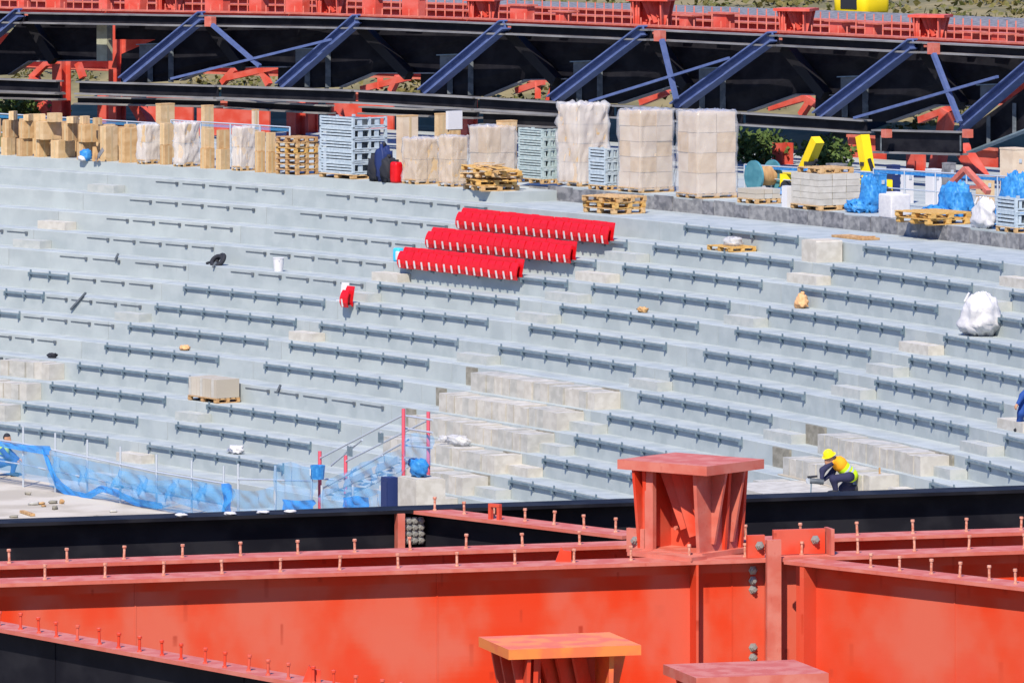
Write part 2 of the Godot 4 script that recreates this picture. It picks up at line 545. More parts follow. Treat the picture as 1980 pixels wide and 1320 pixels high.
func rails():
	var g = "empty seat rails on the terrace"
	var sets = []
	for v in [[1, 1324, 1541, 5], [2, 1264, 1531, 6], [3, 1205, 1471, 6], [4, 1145, 1409, 6], [5, 1084, 1348, 6], [6, 1024, 1286, 6], [7, 965, 1226, 6],
		[1, 1671, 1937, 6], [2, 1608, 1878, 6], [3, 1548, 1811, 6], [4, 1485, 1746, 6], [5, 1423, 1681, 6], [6, 1362, 1617, 6], [7, 1296, 1554, 6], [8, 1235, 1490, 6], [9, 1176, 1432, 6], [10, 1112, 1370, 6], [11, 1050, 1300, 6], [12, 985, 1230, 6],
		[1, 2020, 2250, 6], [2, 1955, 2210, 6], [3, 1891, 2140, 6], [4, 1827, 2075, 6], [5, 1760, 2005, 7], [6, 1694, 1937, 7], [7, 1628, 1870, 7],
		[5, 2080, 2300, 6], [6, 2010, 2250, 6], [7, 1944, 2180, 6], [8, 1870, 2110, 6], [9, 1800, 2040, 6],
		[5, 731, 1001, 6], [6, 690, 941, 6], [7, 618, 883, 6], [8, 560, 826, 6], [9, 511, 775, 6], [11, 400, 655, 6], [12, 340, 598, 6], [13, 285, 545, 6],
		[6, 355, 625, 6], [7, 300, 570, 6], [8, 248, 515, 6], [9, 203, 420, 5], [10, 150, 365, 5], [11, 97, 317, 5], [12, 45, 263, 5], [13, -10, 205, 5],
		[2, 905, 1210, 7], [3, 845, 1150, 7], [4, 790, 1095, 7]]:
		rail(v[0], v[1], v[2], v[3], "empty grey seat rail, " + NTH[v[0]] + " row down, terrace bay " + bay_of(v[0], (v[1] + v[2]) / 2.0), g)
	for v in [[6, 55, 130], [7, 8, 82], [8, -45, 35]]:
		rail(v[0], v[1], v[2], 2, "short grey seat rail ending at an anchor strip, " + NTH[v[0]] + " row down", "short seat rails")
	for v in [[1, 295, 552, 5], [1, 625, 945, 6], [2, 245, 495, 5], [2, 575, 868, 6], [3, 200, 452, 5], [3, 525, 805, 6], [4, -40, 55, 2], [4, 162, 415, 5], [4, 470, 748, 6], [5, 108, 235, 2], [5, 255, 362, 2], [5, 440, 705, 5],
		[6, 132, 298, 3], [7, 84, 275, 4], [8, 40, 222, 4], [9, -20, 110, 3], [10, -30, 78, 3], [10, 468, 745, 5]]:
		stud_row(v[0], v[1], v[2], v[3])
	# loose bars left lying against the risers
	for b in [[7, 136, 598, 165, 566], [5, 222, 502, 228, 490], [5, 411, 517, 417, 507], [10, 536, 757, 542, 744]]:
		var r = riser(b[0]) - .06
		var o = thing("loose_bar", "loose dark steel bar leaning against a bare concrete riser", "bar", Transform3D(Basis.IDENTITY, cyl(b[1], b[2], r)), "loose bars on the risers")
		beam(o, "bar", M.steel_dark, cyl(b[1], b[2], r), cyl(b[3], b[4], r + .04), .05, .05)

# ---------- red seats ----------
func seat_proto(label):
	var t = thing("folded_seat", label, "seat", Transform3D.IDENTITY, "folded red seats")
	# profile of the shell in (y, z): curved back with the pan folded up against it
	var st = SurfaceTool.new()
	st.begin(Mesh.PRIMITIVE_TRIANGLES)
	var back = [Vector2(-.10, .03), Vector2(.05, .05), Vector2(.22, .03), Vector2(.36, .0), Vector2(.43, -.03)]
	strip(st, back, .385, .03)
	put(st.commit(), "backrest", M.seat_red, t)
	st = SurfaceTool.new()
	st.begin(Mesh.PRIMITIVE_TRIANGLES)
	strip(st, [Vector2(-.12, .17), Vector2(.0, .215), Vector2(.13, .205), Vector2(.25, .165), Vector2(.33, .12)], .35, .035)
	put(st.commit(), "seat_pan", M.seat_red, t)
	bx(t, "white_mark", M.white, Vector3(.0, .0, .245), Vector3(.05, .20, .02), Basis.from_euler(Vector3(.18, 0, 0)))  # plain white mark low on the folded pan
	bx(t, "hinge", M.steel_dark, Vector3(0, -.09, .08), Vector3(.26, .06, .12))
	return t
func strip(st, prof, w, thick):
	for i in prof.size() - 1:
		var a = prof[i]; var b = prof[i + 1]
		var n = Vector2(b.y - a.y, -(b.x - a.x)).normalized() * thick
		var wa = w * (.42 + .08 * sin(PI * i / (prof.size() - 1)))
		var wb = w * (.42 + .08 * sin(PI * (i + 1) / (prof.size() - 1)))
		var q = []
		for s in [-1, 1]:
			q.append([Vector3(s * wa, a.x, a.y), Vector3(s * wb, b.x, b.y), Vector3(s * wb, b.x + n.x, b.y + n.y), Vector3(s * wa, a.x + n.x, a.y + n.y)])
		quad(st, q[0][0], q[0][1], q[1][1], q[1][0])
		quad(st, q[0][3], q[1][3], q[1][2], q[0][2])
		quad(st, q[0][0], q[0][3], q[0][2], q[0][1])
		quad(st, q[1][0], q[1][1], q[1][2], q[1][3])
		if i == 0: quad(st, q[0][0], q[1][0], q[1][3], q[0][3])
		if i == prof.size() - 2: quad(st, q[0][1], q[0][2], q[1][2], q[1][1])
func seats():
	var rows = [[2, 900, 1180, 20, "folded red plastic seat in the uppermost of three red rows"], [3, 841, 1107, 19, "folded red plastic seat in the middle of three red rows"], [4, 787, 1004, 16, "folded red plastic seat in the lowest of three red rows"]]
	var proto = null
	for v in rows:
		var r = R0 - v[0] * TR + .02
		var h = HH + v[0] * RI
		for i in v[3]:
			var x = lerp(float(v[1]), float(v[2]), (i + .0) / (v[3] - 1))
			var p = phi(x, r)
			var o = proto
			if proto == null:
				proto = seat_proto(v[4])
				o = proto
			else:
				o = proto.duplicate()
				o.name = numbered("folded_seat")
				add_child(o)
				o.set_meta("label", v[4])
			o.transform = Transform3D(face(p + rng.randf_range(-.02, .02)) * Basis(Vector3.RIGHT, rng.randf_range(-.035, .035)), bowl(r, p, h - .06 + rng.randf_range(-.008, .008)))
	var o = proto.duplicate()
	o.name = numbered("folded_seat")
	add_child(o)
	tag(o, "single folded red seat alone on a rail beside a white sheet", "seat", "")
	o.remove_meta("group")
	var r6 = R0 - 6 * TR + .02
	var p6 = phi(676, r6)
	o.transform = Transform3D(face(p6), bowl(r6, p6, HH + 6 * RI - .06))

# ---------- steelwork beyond the terrace ----------
const RT := 142.0
func pl(x, pts):
	for i in pts.size() - 1:
		if x <= pts[i + 1][0] or i == pts.size() - 2:
			return lerp(float(pts[i][1]), float(pts[i + 1][1]), (x - pts[i][0]) / float(pts[i + 1][0] - pts[i][0]))
func up_y(x): return pl(x, [[-200, 16], [0, 23], [700, 34], [1350, 60], [1980, 90], [2200, 101]])
func low_y(x): return pl(x, [[-200, 144], [0, 152], [430, 165], [690, 174], [920, 187], [1180, 202], [1440, 217], [1700, 233], [2000, 255]])
func far_i(t, called, m, x0, y0, x1, y1, hpx, r, w = .3):
	# rolled beam: two flanges and a web, each a sub-part
	var z = (zd(x0, r) + zd(x1, r)) / 2
	var h = px(hpx, z)
	var a = cyl(x0, y0, r); var b = cyl(x1, y1, r)
	var n = Node3D.new()
	n.name = called
	t.add_child(n, true)
	beam(n, "flange", M.flange_lit, a - Vector3(0, .02, 0), b - Vector3(0, .02, 0), w, .045)
	beam(n, "flange", M.flange_lit, a - Vector3(0, h, 0), b - Vector3(0, h, 0), w * 1.3, .05)
	beam(n, "web", m, a - Vector3(0, h / 2, 0), b - Vector3(0, h / 2, 0), .03, h - .07)
func far_steel():
	var t = thing("steel_truss", "long black steel truss with blue diagonal struts behind the terrace", "truss", Transform3D(face(phi(990, RT)), cyl(990, 200, RT)))
	var dg = [[-255, 14, -395, 140], [38, 24, -112, 150], [392, 30, 238, 157], [692, 36, 542, 168], [976, 47, 818, 180], [1246, 58, 1068, 194], [1496, 70, 1306, 208], [1768, 84, 1582, 226], [2030, 96, 1858, 244]]
	# chords, one beam per bay
	var cuts = [-200, 50, 405, 690, 985, 1265, 1510, 1790, 2150]
	for i in cuts.size() - 1:
		far_i(t, "upper_chord", M.black, cuts[i] + 4, up_y(cuts[i] + 4), cuts[i + 1] - 4, up_y(cuts[i + 1] - 4), 20, RT, .34)
	var lc = [-200, 118, 150, 425, 690, 925, 1190, 1440, 1680]
	for i in lc.size() - 1:
		if lc[i] == 118: continue
		far_i(t, "lower_chord", M.black, lc[i] + 3, low_y(lc[i] + 3), lc[i + 1] - 3, low_y(lc[i + 1] - 3), 24, RT - .3, .36)
	# second beam under the lower chord
	for v in [[-200, 172, 120, 180, 12], [150, 186, 425, 192, 14], [440, 192, 640, 203, 16], [700, 205, 925, 214, 14], [935, 216, 1080, 222, 24]]:
		far_i(t, "under_beam", M.black, v[0], v[1], v[2], v[3], v[4], RT + .8, .3)
	# crossbeam at the end of the lower chord
	far_i(t, "end_beam", M.black, 1694, 250, 1862, 254, 44, RT - .5, .3)
	for x in [1715, 1872]:
		put(box_mesh(Vector3(.22, .22, .2)), "end_cap", M.red_flange, t, Transform3D(face(phi(x, RT)), cyl(x, 258, RT - .9)), true)
	for x in [1704, 1858]:
		beam(t, "stiffener", M.steel_dark, cyl(x, 262, RT - .62), cyl(x, 292, RT - .62), .1, .04)
	# deep plate web, one plate per bay, each with its opening over the lower chord
	var rw = RT + 1.3
	var hol = [[[-300, 140], [-240, 112], [-130, 112], [-112, 146]], [[20, 144], [60, 118], [190, 116], [190, 112]], [[352, 155], [412, 130], [560, 129], [545, 162]], [[662, 168], [726, 141], [846, 141], [820, 178]], [[942, 186], [1020, 154], [1102, 152], [1068, 192]], [[1202, 200], [1302, 167], [1362, 167], [1306, 206]], [[1452, 215], [1546, 182], [1632, 184], [1582, 224]], [[1722, 236], [1816, 203], [1902, 205], [1860, 244]]]
	for i in range(1, 9):
		var x0 = dg[i - 1][0] + 10; var x1 = dg[i][0] + 8
		var h = hol[i - 1]
		var o
		if i == 2:
			o = [[x0, up_y(x0) + 3], [188, up_y(188) + 3], [188, 116], [60, 118], [20, 144], [dg[1][2] + 60, 148]]
			px_plate(t, "web_plate", M.black, [[222, up_y(222) + 6], [388, up_y(388) + 3], [330, 76], [222, 76]], rw, .03)
			px_plate(t, "olive_post", M.olive_plate, [[186, up_y(186) + 14], [206, up_y(206) + 14], [206, 118], [186, 118]], rw - .35, .25)
		else:
			o = [[x0, up_y(x0) + 3], [x1, up_y(x1) + 3], [h[2][0] + 4, h[2][1] + 1], [h[1][0], h[1][1]], [h[0][0], h[0][1]], [dg[i - 1][2] - 6, low_y(dg[i - 1][2]) + 4], [dg[i - 1][2] - 4, low_y(dg[i - 1][2]) - 55]]
		px_plate(t, "web_plate", M.black, o, rw, .03)
		# edge flange along the opening
		for q in [[h[0], h[1]], [h[1], h[2]]]:
			beam(t, "edge_flange", M.flange_lit, cyl(q[0][0], q[0][1], rw - .08), cyl(q[1][0], q[1][1], rw - .08), .26, .035)
		# stiffeners and lug
		if i != 2:
			for dx in [52, 92]:
				var xs = dg[i - 1][2] + dx
				var f = clamp((xs - dg[i - 1][2]) / float(dg[i - 1][0] - dg[i - 1][2]), 0, 1)
				var yt = lerp(float(dg[i - 1][3]), float(dg[i - 1][1]), f)
				beam(t, "stiffener", M.steel_dark, cyl(xs, yt + 4, rw - .1), cyl(xs, low_y(xs) - 3, rw - .1), .09, .16)
		var lx = dg[i][2] + (dg[i][0] - dg[i][2]) * .42
		var ly = dg[i][3] + (dg[i][1] - dg[i][3]) * .42
		px_plate(t, "lug_plate", M.steel_dark, [[lx - 34, ly - 18], [lx + 18, ly - 18], [lx - 12, ly + 12], [lx - 34, ly + 14]], rw - .5, .06)
		beam(t, "lug_flange", M.steel, cyl(lx - 36, ly - 18, rw - .5), cyl(lx + 20, ly - 20, rw - .5), .2, .03)
	# end raker
	px_plate(t, "web_plate", M.black, [[1870, 250], [2040, 130], [2150, 140], [2150, 190], [1985, 250], [1880, 292]], rw - .9, .04)
	beam(t, "edge_flange", M.steel, cyl(1878, 294, rw - 1.0), cyl(2000, 246, rw - 1.0), .3, .04)
	for x in [1912, 1962]:
		beam(t, "stiffener", M.steel_dark, cyl(x, 230 - (x - 1900) * .5, rw - 1.0), cyl(x, 283 - (x - 1900) * .35, rw - 1.0), .09, .1)
	# blue diagonals: H sections
	for d in dg:
		var a = cyl(d[0], d[1], RT - .1); var b = cyl(d[2], d[3], RT - .1)
		var n = Node3D.new()
		n.name = "diagonal_strut"
		t.add_child(n, true)
		var xf = along(a, b)
		var up = xf.basis.y
		beam(n, "flange", M.blue, a + up * .13, b + up * .13, .34, .04)
		beam(n, "flange", M.blue, a - up * .13, b - up * .13, .34, .04)
		beam(n, "web", M.blue, a, b, .05, .22)
	for v in [[60, 44, 105, 118], [700, 52, 792, 146], [988, 62, 1078, 158], [1266, 74, 1330, 168], [1520, 90, 1598, 186], [1792, 100, 1862, 205], [408, 48, 470, 130]]:
		beam(t, "black_strut", M.black_deep, cyl(v[0], v[1], RT + .9), cyl(v[2], v[3], RT + 1.0), .3, .3)
	for v in [[410, 48, 502, 128, .11], [330, 152, 640, 76, .07], [1280, 76, 1308, 192, .12], [1140, 196, 1410, 112, .07], [1806, 104, 1857, 236, .12], [1652, 228, 1930, 148, .07]]:
		beam(t, "cross_brace", M.blue, cyl(v[0], v[1], RT - .45), cyl(v[2], v[3], RT - .45), v[4], v[4])
	for x in [406, 1276, 1806]:
		put(box_mesh(Vector3(.3, .3, .2)), "node_plate", M.red_flange, t, Transform3D(face(phi(x, RT)), cyl(x, up_y(x) + 12, RT - .35)), true)
	# red ring girders above and behind, with studs
	for v in [[142.6, -7, 5, "closest above the black truss"], [145.2, -22, 12, "in the middle of the three"], [148.2, -34, 10, "farthest behind the truss"]]:
		red_ring(v[0], v[1], v[2], "salmon red ring girder with upright studs, " + v[3])
	for v in [[935, 2, 78], [1262, 6, 104], [1540, 40, 90], [1800, 52, 90], [640, -26, 76], [330, -36, 72]]:
		var r = 143.4
		var p = phi(v[0], r)
		var sc = px(v[2], zd(v[0], r)) / 1.22
		var o = bracket("salmon red flared bracket standing on the ring girder over the truss", "brackets on the far ring girder", M.red_far, M.red_far)
		var base = cyl(v[0], up_y(v[0]) - 2, r)
		o.transform = Transform3D(Basis.from_euler(Vector3(0, -.35, 0)).scaled(Vector3(sc, sc * .9, sc)), base)
	# red blocks clamped on the ring
	for x in [45, 108, 205, 262, 420, 500, 575, 720, 800, 1010, 1090, 1330, 1400, 1625, 1690, 1880, 1940]:
		var r = 143.0
		var hh = rng.randf_range(.18, .5) if x > 900 else rng.randf_range(.3, .7)
		var o = thing("clamp_block", "small salmon red steel clamp block on the ring girder", "clamp", Transform3D(face(phi(x, r)), cyl(x, up_y(x) - 5, r)), "clamp blocks along the ring girder")
		bx(o, "body", M.red_far, Vector3(0, hh / 2, 0), Vector3(rng.randf_range(.3, .8), hh, .3))
		bx(o, "cap", M.red_flange, Vector3(0, hh + .03, 0), Vector3(.9, .05, .42))
	# red columns and raking props beneath the ring
	for v in [[226, 30, 226, 228, 17, 145.0], [572, 34, 572, 246, 20, 145.6], [906, 40, 906, 262, 17, 144.6], [1514, 276, 1514, 350, 23, 146.0], [1772, 296, 1772, 356, 19, 146.0], [118, 118, 118, 150, 20, 145.5], [205, 180, 205, 230, 18, 146.5], [600, 195, 600, 250, 12, 147.0]]:
		var r = v[5]
		var w = px(v[4], zd(v[0], r)) * 1.25
		var p = phi(v[0], r)
		var top = cyl(v[0], v[1], r)
		var o = thing("steel_column", "red painted steel column standing behind the black truss", "column", Transform3D(face(p), Vector3(top.x, CAM - 12.1, top.z)), "red columns behind the truss")
		var hgt = top.y - (CAM - 12.1)
		bx(o, "flange", M.red_far, Vector3(0, hgt / 2, .2), Vector3(w, hgt, .035))
		bx(o, "flange", M.red_far, Vector3(0, hgt / 2, -.2), Vector3(w, hgt, .035))
		bx(o, "web", M.red_far, Vector3(0, hgt / 2, 0), Vector3(.03, hgt, .36))
		bx(o, "base_plate", M.red_far, Vector3(0, .02, 0), Vector3(w * 1.4, .04, .6))
	for v in [[62, 150, 110, 250], [250, 180, 300, 250], [640, 178, 665, 230], [985, 210, 960, 300], [1860, 285, 1925, 385], [700, 172, 790, 150], [1560, 190, 1600, 214], [1490, 208, 1560, 188], [1240, 198, 1290, 178], [440, 150, 540, 128], [1780, 232, 1850, 205], [1000, 175, 1050, 158], [735, 150, 735, 172], [770, 148, 756, 176], [1040, 158, 1040, 190], [1075, 160, 1062, 196], [455, 132, 430, 160], [505, 134, 520, 164], [1330, 172, 1330, 205], [1570, 192, 1550, 222], [1835, 212, 1805, 240], [90, 122, 60, 150], [150, 122, 160, 150]]:
		var r = 145.8
		var a = cyl(v[0], v[1], r); var b = cyl(v[2], v[3], r)
		if v[3] > 225 and v[3] < 300: b.y = CAM - 12.1
		var o = thing("raking_prop", ("slanting red steel prop seen beneath the black truss" if v[3] > 225 else "short red strut seen through an opening of the black truss"), "prop", Transform3D(Basis.IDENTITY, b), "red raking props behind the truss")
		var wd = .34 if v[3] > 225 else .18
		beam(o, "shaft", M.red_far, a, b, wd, wd)
	var sd = thing("shade_deck", "dark sheets added over the ring girders to shade the steel behind", "deck")  # added sheets that shade the steel behind; dark colour stands in for shaded gaps
	var pcs = [-220, 100, 420, 740, 1060, 1380, 1700, 2150]
	for i in pcs.size() - 1:
		var xa = pcs[i] + .5; var xb = pcs[i + 1] - .5
		var h0 = CAM - cyl((xa + xb) / 2.0, up_y((xa + xb) / 2.0) - 14, 147.5).y
		put(arc_solid(phi(xa, 147.5), phi(xb, 147.5), [[149.2, h0], [158.0, h0], [158.0, h0 + .12], [149.2, h0 + .12]]), "shade_sheet", M.panel_dark, sd)
	# maroon back girder and wall panels in the shade behind
	for v in [[-150, 60, 230, 90], [240, 56, 560, 100], [560, 60, 900, 108], [900, 70, 1300, 118], [1300, 96, 1700, 140], [1700, 120, 2100, 160]]:
		var o = thing("back_girder", "deep dull red plate girder in the shade behind the truss", "girder", Transform3D(face(phi(v[0], 151)), cyl(v[0], v[1], 151)), "shaded girders behind the truss")
		px_plate(o, "web", M.red_far, [[v[0], v[1]], [v[2], v[1] + 12], [v[2], v[3] + 46], [v[0], v[3] + 34]], 151.0, .05)
		beam(o, "top_flange", M.red_flange, cyl(v[0], v[1], 150.8), cyl(v[2], v[1] + 12, 150.8), .5, .05)
		beam(o, "bottom_flange", M.red_flange, cyl(v[0], v[3] + 34, 150.8), cyl(v[2], v[3] + 46, 150.8), .5, .05)
	for v in [[285, 188, 372, 262], [655, 178, 760, 262], [1640, 262, 1712, 345], [1876, 285, 1928, 360], [380, 195, 520, 250]]:
		var o = thing("shaded_panel", "dark maroon steel panel standing under the truss", "panel", Transform3D(face(phi(v[0], 150)), cyl(v[0], v[3], 150)), "maroon panels under the truss")
		px_plate(o, "sheet", M.red_far, [[v[0], v[1]], [v[2], v[1] + 4], [v[2], v[3] + 20], [v[0], v[3] + 20]], 150.2, .06)
		beam(o, "top_rail", M.red_flange, cyl(v[0], v[1], 150.1), cyl(v[2], v[1] + 4, 150.1), .12, .08)
func red_ring(r, dy, studs, label):
	var o = thing("ring_girder", label, "girder", Transform3D(face(phi(990, r)), cyl(990, up_y(990) + dy, r)))
	var cuts = [-200, 205, 560, 905, 1230, 1510, 1770, 2150]
	for i in cuts.size() - 1:
		var x0 = cuts[i] + 1.0; var x1 = cuts[i + 1] - 1.0
		var a = cyl(x0, up_y(x0) + dy, r); var b = cyl(x1, up_y(x1) + dy, r)
		var seg = Node3D.new()
		seg.name = "girder_segment"
		o.add_child(seg, true)
		beam(seg, "top_flange", M.red_flange, a, b, .42, .05)
		var h = .34 if r > 143 else .2
		beam(seg, "web", M.red_far, a - Vector3(0, h / 2, 0), b - Vector3(0, h / 2, 0), .04, h - .05)
		beam(seg, "bottom_flange", M.red_flange, a - Vector3(0, h, 0), b - Vector3(0, h, 0), .42, .05)
		var n = int((x1 - x0) / 17.0)
		for k in n:
			var p = a.lerp(b, (k + .5) / n)
			put(box_mesh(Vector3(.035, .2, .035)), "stud", M.red_flange, seg, Transform3D(Basis.IDENTITY, p + Vector3(0, .12, 0)), true)

# flared bracket: top plate 1.0 x 0.84 m, 0.78 m high, origin at the middle of its foot
func bracket(label, group, m, top_m):
	var t = thing("support_bracket", label, "bracket", Transform3D.IDENTITY, group)
	put(plate([Vector2(-.50, .70), Vector2(.50, .70), Vector2(.50, .78), Vector2(-.50, .78)], .84), "top_plate", top_m, t)
	# front: tapered plate and post on one side, open recess in the middle
	put(plate([Vector2(-.44, .70), Vector2(-.22, .70), Vector2(-.22, 0), Vector2(-.32, 0)], .035), "front_plate", m, t, Transform3D(Basis.IDENTITY, Vector3(0, 0, .26)))
	put(plate([Vector2(-.44, .70), Vector2(.40, .70), Vector2(.34, 0), Vector2(-.32, 0)], .035), "back_plate", m, t, Transform3D(Basis.IDENTITY, Vector3(0, 0, -.06)))
	put(plate([Vector2(-.44, .70), Vector2(.40, .70), Vector2(.34, 0), Vector2(-.32, 0)], .035), "rear_plate", m, t, Transform3D(Basis.IDENTITY, Vector3(0, 0, -.30)))
	var turn = Basis(Vector3(0, 0, -1), Vector3.UP, Vector3(1, 0, 0))
	# end: flared plate with two fins
	put(plate([Vector2(-.34, .70), Vector2(.36, .70), Vector2(.26, 0), Vector2(-.28, 0)], .035), "end_plate", top_m, t, Transform3D(turn * Basis(Vector3(0, 0, 1), 0.0), Vector3(.30, 0, 0)))
	put(plate([Vector2(-.34, .70), Vector2(.36, .70), Vector2(.26, 0), Vector2(-.28, 0)], .035), "end_plate", m, t, Transform3D(turn, Vector3(-.27, 0, 0)))
	for z in [-.17, .10]:
		put(plate([Vector2(0, .70), Vector2(.16, .70), Vector2(.03, .10), Vector2(0, .10)], .028), "fin", top_m, t, Transform3D(Basis.IDENTITY, Vector3(.318, 0, z)))
	put(plate([Vector2(-.05, .70), Vector2(.12, .70), Vector2(.03, .0), Vector2(-.05, .0)], .028), "fin", m, t, Transform3D(Basis(Vector3(0, 0, 1), Vector3.UP, Vector3(-1, 0, 0)), Vector3(-.34, 0, .28)))
	for v in [[-.14, .02, .22], [-.02, .12, .16], [.10, .20, .30]]:
		beam(t, "gusset", m, Vector3(v[0], .70, .14), Vector3(v[1], v[2], .05), .02, .16, false)
	for v in [[-.15, .44], [-.13, .2], [.16, .2]]:
		rod(t, "pin", top_m, Vector3(v[0], v[1], -.045), Vector3(v[0], v[1], .06), .018, false)
	bx(t, "foot_plate", top_m, Vector3(0, .02, 0), Vector3(.78, .04, .68))
	return t

# ---------- the nearer steel grid ----------
const LV := 7.14
func near_girder(called, label, x0, y0, x1, y1, lv, fw, depth, mf, mw, group, studs, spacing, s0 = .2, off = .5, sm = null):
	var a = lev(x0, y0, lv); var b = lev(x1, y1, lv)
	var d = (b - a).normalized()
	var back = d.cross(Vector3.UP)          # away from the camera side
	if back.z > 0: back = -back
	var t = thing(called, label, "girder", Transform3D(Basis.IDENTITY, a), group)
	var c = back * fw / 2
	var tf = .032
	beam(t, "top_flange", mf, a + c - Vector3(0, tf / 2, 0), b + c - Vector3(0, tf / 2, 0), fw, tf)
	beam(t, "web", mw, a + c - Vector3(0, tf + depth / 2, 0), b + c - Vector3(0, tf + depth / 2, 0), .025, depth)
	beam(t, "bottom_flange", mw, a + c - Vector3(0, tf * 1.5 + depth, 0), b + c - Vector3(0, tf * 1.5 + depth, 0), fw, tf)
	var ll = a.distance_to(b)
	var wx = 1.9
	while wx < ll and depth > 1.0:      # butt welds of the web sheets
		var wq = a + d * wx + c - back * .014 - Vector3(0, tf + depth / 2, 0)
		put(box_mesh(Vector3(.012, depth, .008)), "weld_seam", mw, t, Transform3D(Basis(d, Vector3.UP, -back), wq), true)
		wx += 2.7
	if studs:
		var l = a.distance_to(b)
		var x = s0
		while x < l:
			var q = a + d * x + back * fw * off + back * rng.randf_range(-.02, .02)
			var hh = .125 + rng.randf_range(-.008, .008)
			var o = put(stud_mesh(), "stud", sm if sm else M.stud, t, Transform3D(Basis.from_euler(Vector3(rng.randfn() * .03, rng.randf() * TAU, rng.randfn() * .03)) * Basis.IDENTITY.scaled(Vector3(1, hh / .125, 1)), q), true)
			x += spacing + rng.randf_range(-.012, .012)
	return [t, a, d, back]
func stud_mesh():
	if not boxes.has("stud"):
		boxes["stud"] = lathe([Vector2(.001, 0), Vector2(.021, 0), Vector2(.018, .010), Vector2(.0115, .014), Vector2(.0115, .103), Vector2(.0185, .104), Vector2(.0185, .121), Vector2(.016, .125), Vector2(.001, .125)], 10)
	return boxes["stud"]
func bolt(t, at, d):
	if not boxes.has("bolt"):
		boxes["bolt"] = lathe([Vector2(.001, .05), Vector2(.018, .05), Vector2(.018, .03), Vector2(.03, .028), Vector2(.03, .006), Vector2(.042, .005), Vector2(.042, 0), Vector2(.001, 0)], 6)
	var y = d.normalized()
	var x = Vector3.UP.cross(y).normalized()
	put(boxes["bolt"], "bolt", M.bolt, t, Transform3D(Basis(x, y, x.cross(y)), at), true)
func near_steel():
	var f = near_girder("plate_girder", "deep orange red plate girder with a row of studs, in front of its twin", -150, 1133, 2200, 1057, LV, .40, 1.5, M.red_flange, M.red_web, "", true, .525, .05)
	var t = f[0]; var a = f[1]; var d = f[2]; var back = f[3]
	# vertical stiffeners and the bolted splice at the crossing
	var at = func(x, y):    # point on the front flange edge under pixel column x
		var best = a
		var lo = 0.0; var hi = 14.0
		for i in 40:
			var m = (lo + hi) / 2
			var q = a + d * m
			if (q.x / -q.z) * F + 990 < x: lo = m
			else: hi = m
		return a + d * lo
	var q = at.call(1349, 0)
	var fr = Basis(d, Vector3.UP, -back)
	put(box_mesh(Vector3(.022, 1.45, .185)), "stiffener", M.red_web, t, Transform3D(fr, q + back * .095 - Vector3(0, .76, 0)), true)
	q = at.call(1494, 0)
	put(box_mesh(Vector3(.13, 1.62, .05)), "end_plate", M.red_flange, t, Transform3D(fr, q - back * .03 - Vector3(0, .64, 0)), true)
	put(box_mesh(Vector3(.03, 1.45, .17)), "stiffener", M.red_web, t, Transform3D(fr, q + back * .09 - Vector3(0, .76, 0)), true)
	q = at.call(1469, 0)
	for y in [.12, .21, .29, .80, .89, 1.0]:
		bolt(t, q + back * .186 - Vector3(0, y, 0), -back)
	q = at.call(560, 0)
	put(box_mesh(Vector3(.02, 1.45, .185)), "stiffener", M.red_web, t, Transform3D(fr, at.call(-70, 0) + back * .095 - Vector3(0, .76, 0)), true)
	var f2 = near_girder("plate_girder", "deep orange red plate girder with a row of studs, behind its twin", -150, 1099, 2200, 1021, LV, .36, 1.2, M.red_flange, M.red_web, "", true, .525, .28)
	var f3 = near_girder("edge_girder", "long black steel girder along the foot of the concrete terrace", -150, 1017, 2200, 939, LV - .02, .38, .9, M.black, M.black, "", false, 1.0)
	# cross girder that comes from the crossing towards the camera
	var jb = at.call(1512, 0)
	var n2 = near_girder("cross_girder", "orange red cross girder with studs bolted to the splice plate", 1516, 1083.5, 2150, 1155, LV, .34, 1.5, M.red_flange, M.red_web, "", true, .34, .9)
	var t2 = n2[0]
	put(box_mesh(Vector3(.05, 1.4, .17)), "stiffener", M.red_web, t2, Transform3D(Basis(n2[2], Vector3.UP, -n2[3]), n2[1] + n2[2] * .22 + n2[3] * .085 - Vector3(0, .74, 0)), true)
	near_girder("cross_girder", "cross girder with pink top flange and black web running to the flared bracket", 782, 985, 1203, 1036, LV - .012, .34, .8, M.red_flange, M.black, "", true, .42, .25, .45)
	near_girder("cross_girder", "cross girder with pink studded top flange and black web before the orange girder", -160, 1186, 760, 1354, LV, .27, 1.2, M.red_flange, M.black, "", true, .30, .2, .35, M.red)
	# red end plate with bolt holes of the middle bay
	var jt = thing("splice_plate", "bolted red splice plate where three girders meet under the bracket", "splice plate", Transform3D(Basis.IDENTITY, at.call(1560, 0)))
	q = at.call(1562, 0)
	put(box_mesh(Vector3(.48, .22, .04)), "plate", M.red, jt, Transform3D(fr, q + back * .25 + Vector3(0, .115, 0)), true)
	put(box_mesh(Vector3(.03, .23, .2)), "rib", M.red_flange, jt, Transform3D(fr, at.call(1618, 0) + back * .2 + Vector3(0, .117, 0)), true)
	put(box_mesh(Vector3(.16, .2, .04)), "plate", M.red, jt, Transform3D(fr, at.call(1468, 0) + back * .1 + Vector3(0, .102, 0)), true)
	bolt(jt, at.call(1474, 0) + back * .07 + Vector3(0, .11, 0), -back)
	bolt(jt, at.call(1592, 0) + back * .22 + Vector3(0, .13, 0), -back)
	# vertical splice in the black edge girder
	var v = thing("splice_plate", "vertical red splice plate with white bolt rows on the black girder", "splice plate", Transform3D(Basis.IDENTITY, lev(775, 994, LV)))
	var s0 = lev(776, 991, LV)
	put(box_mesh(Vector3(.07, .5, .12)), "plate", M.red_flange, v, Transform3D(fr, s0 + back * .06 - Vector3(0, .26, 0)), true)
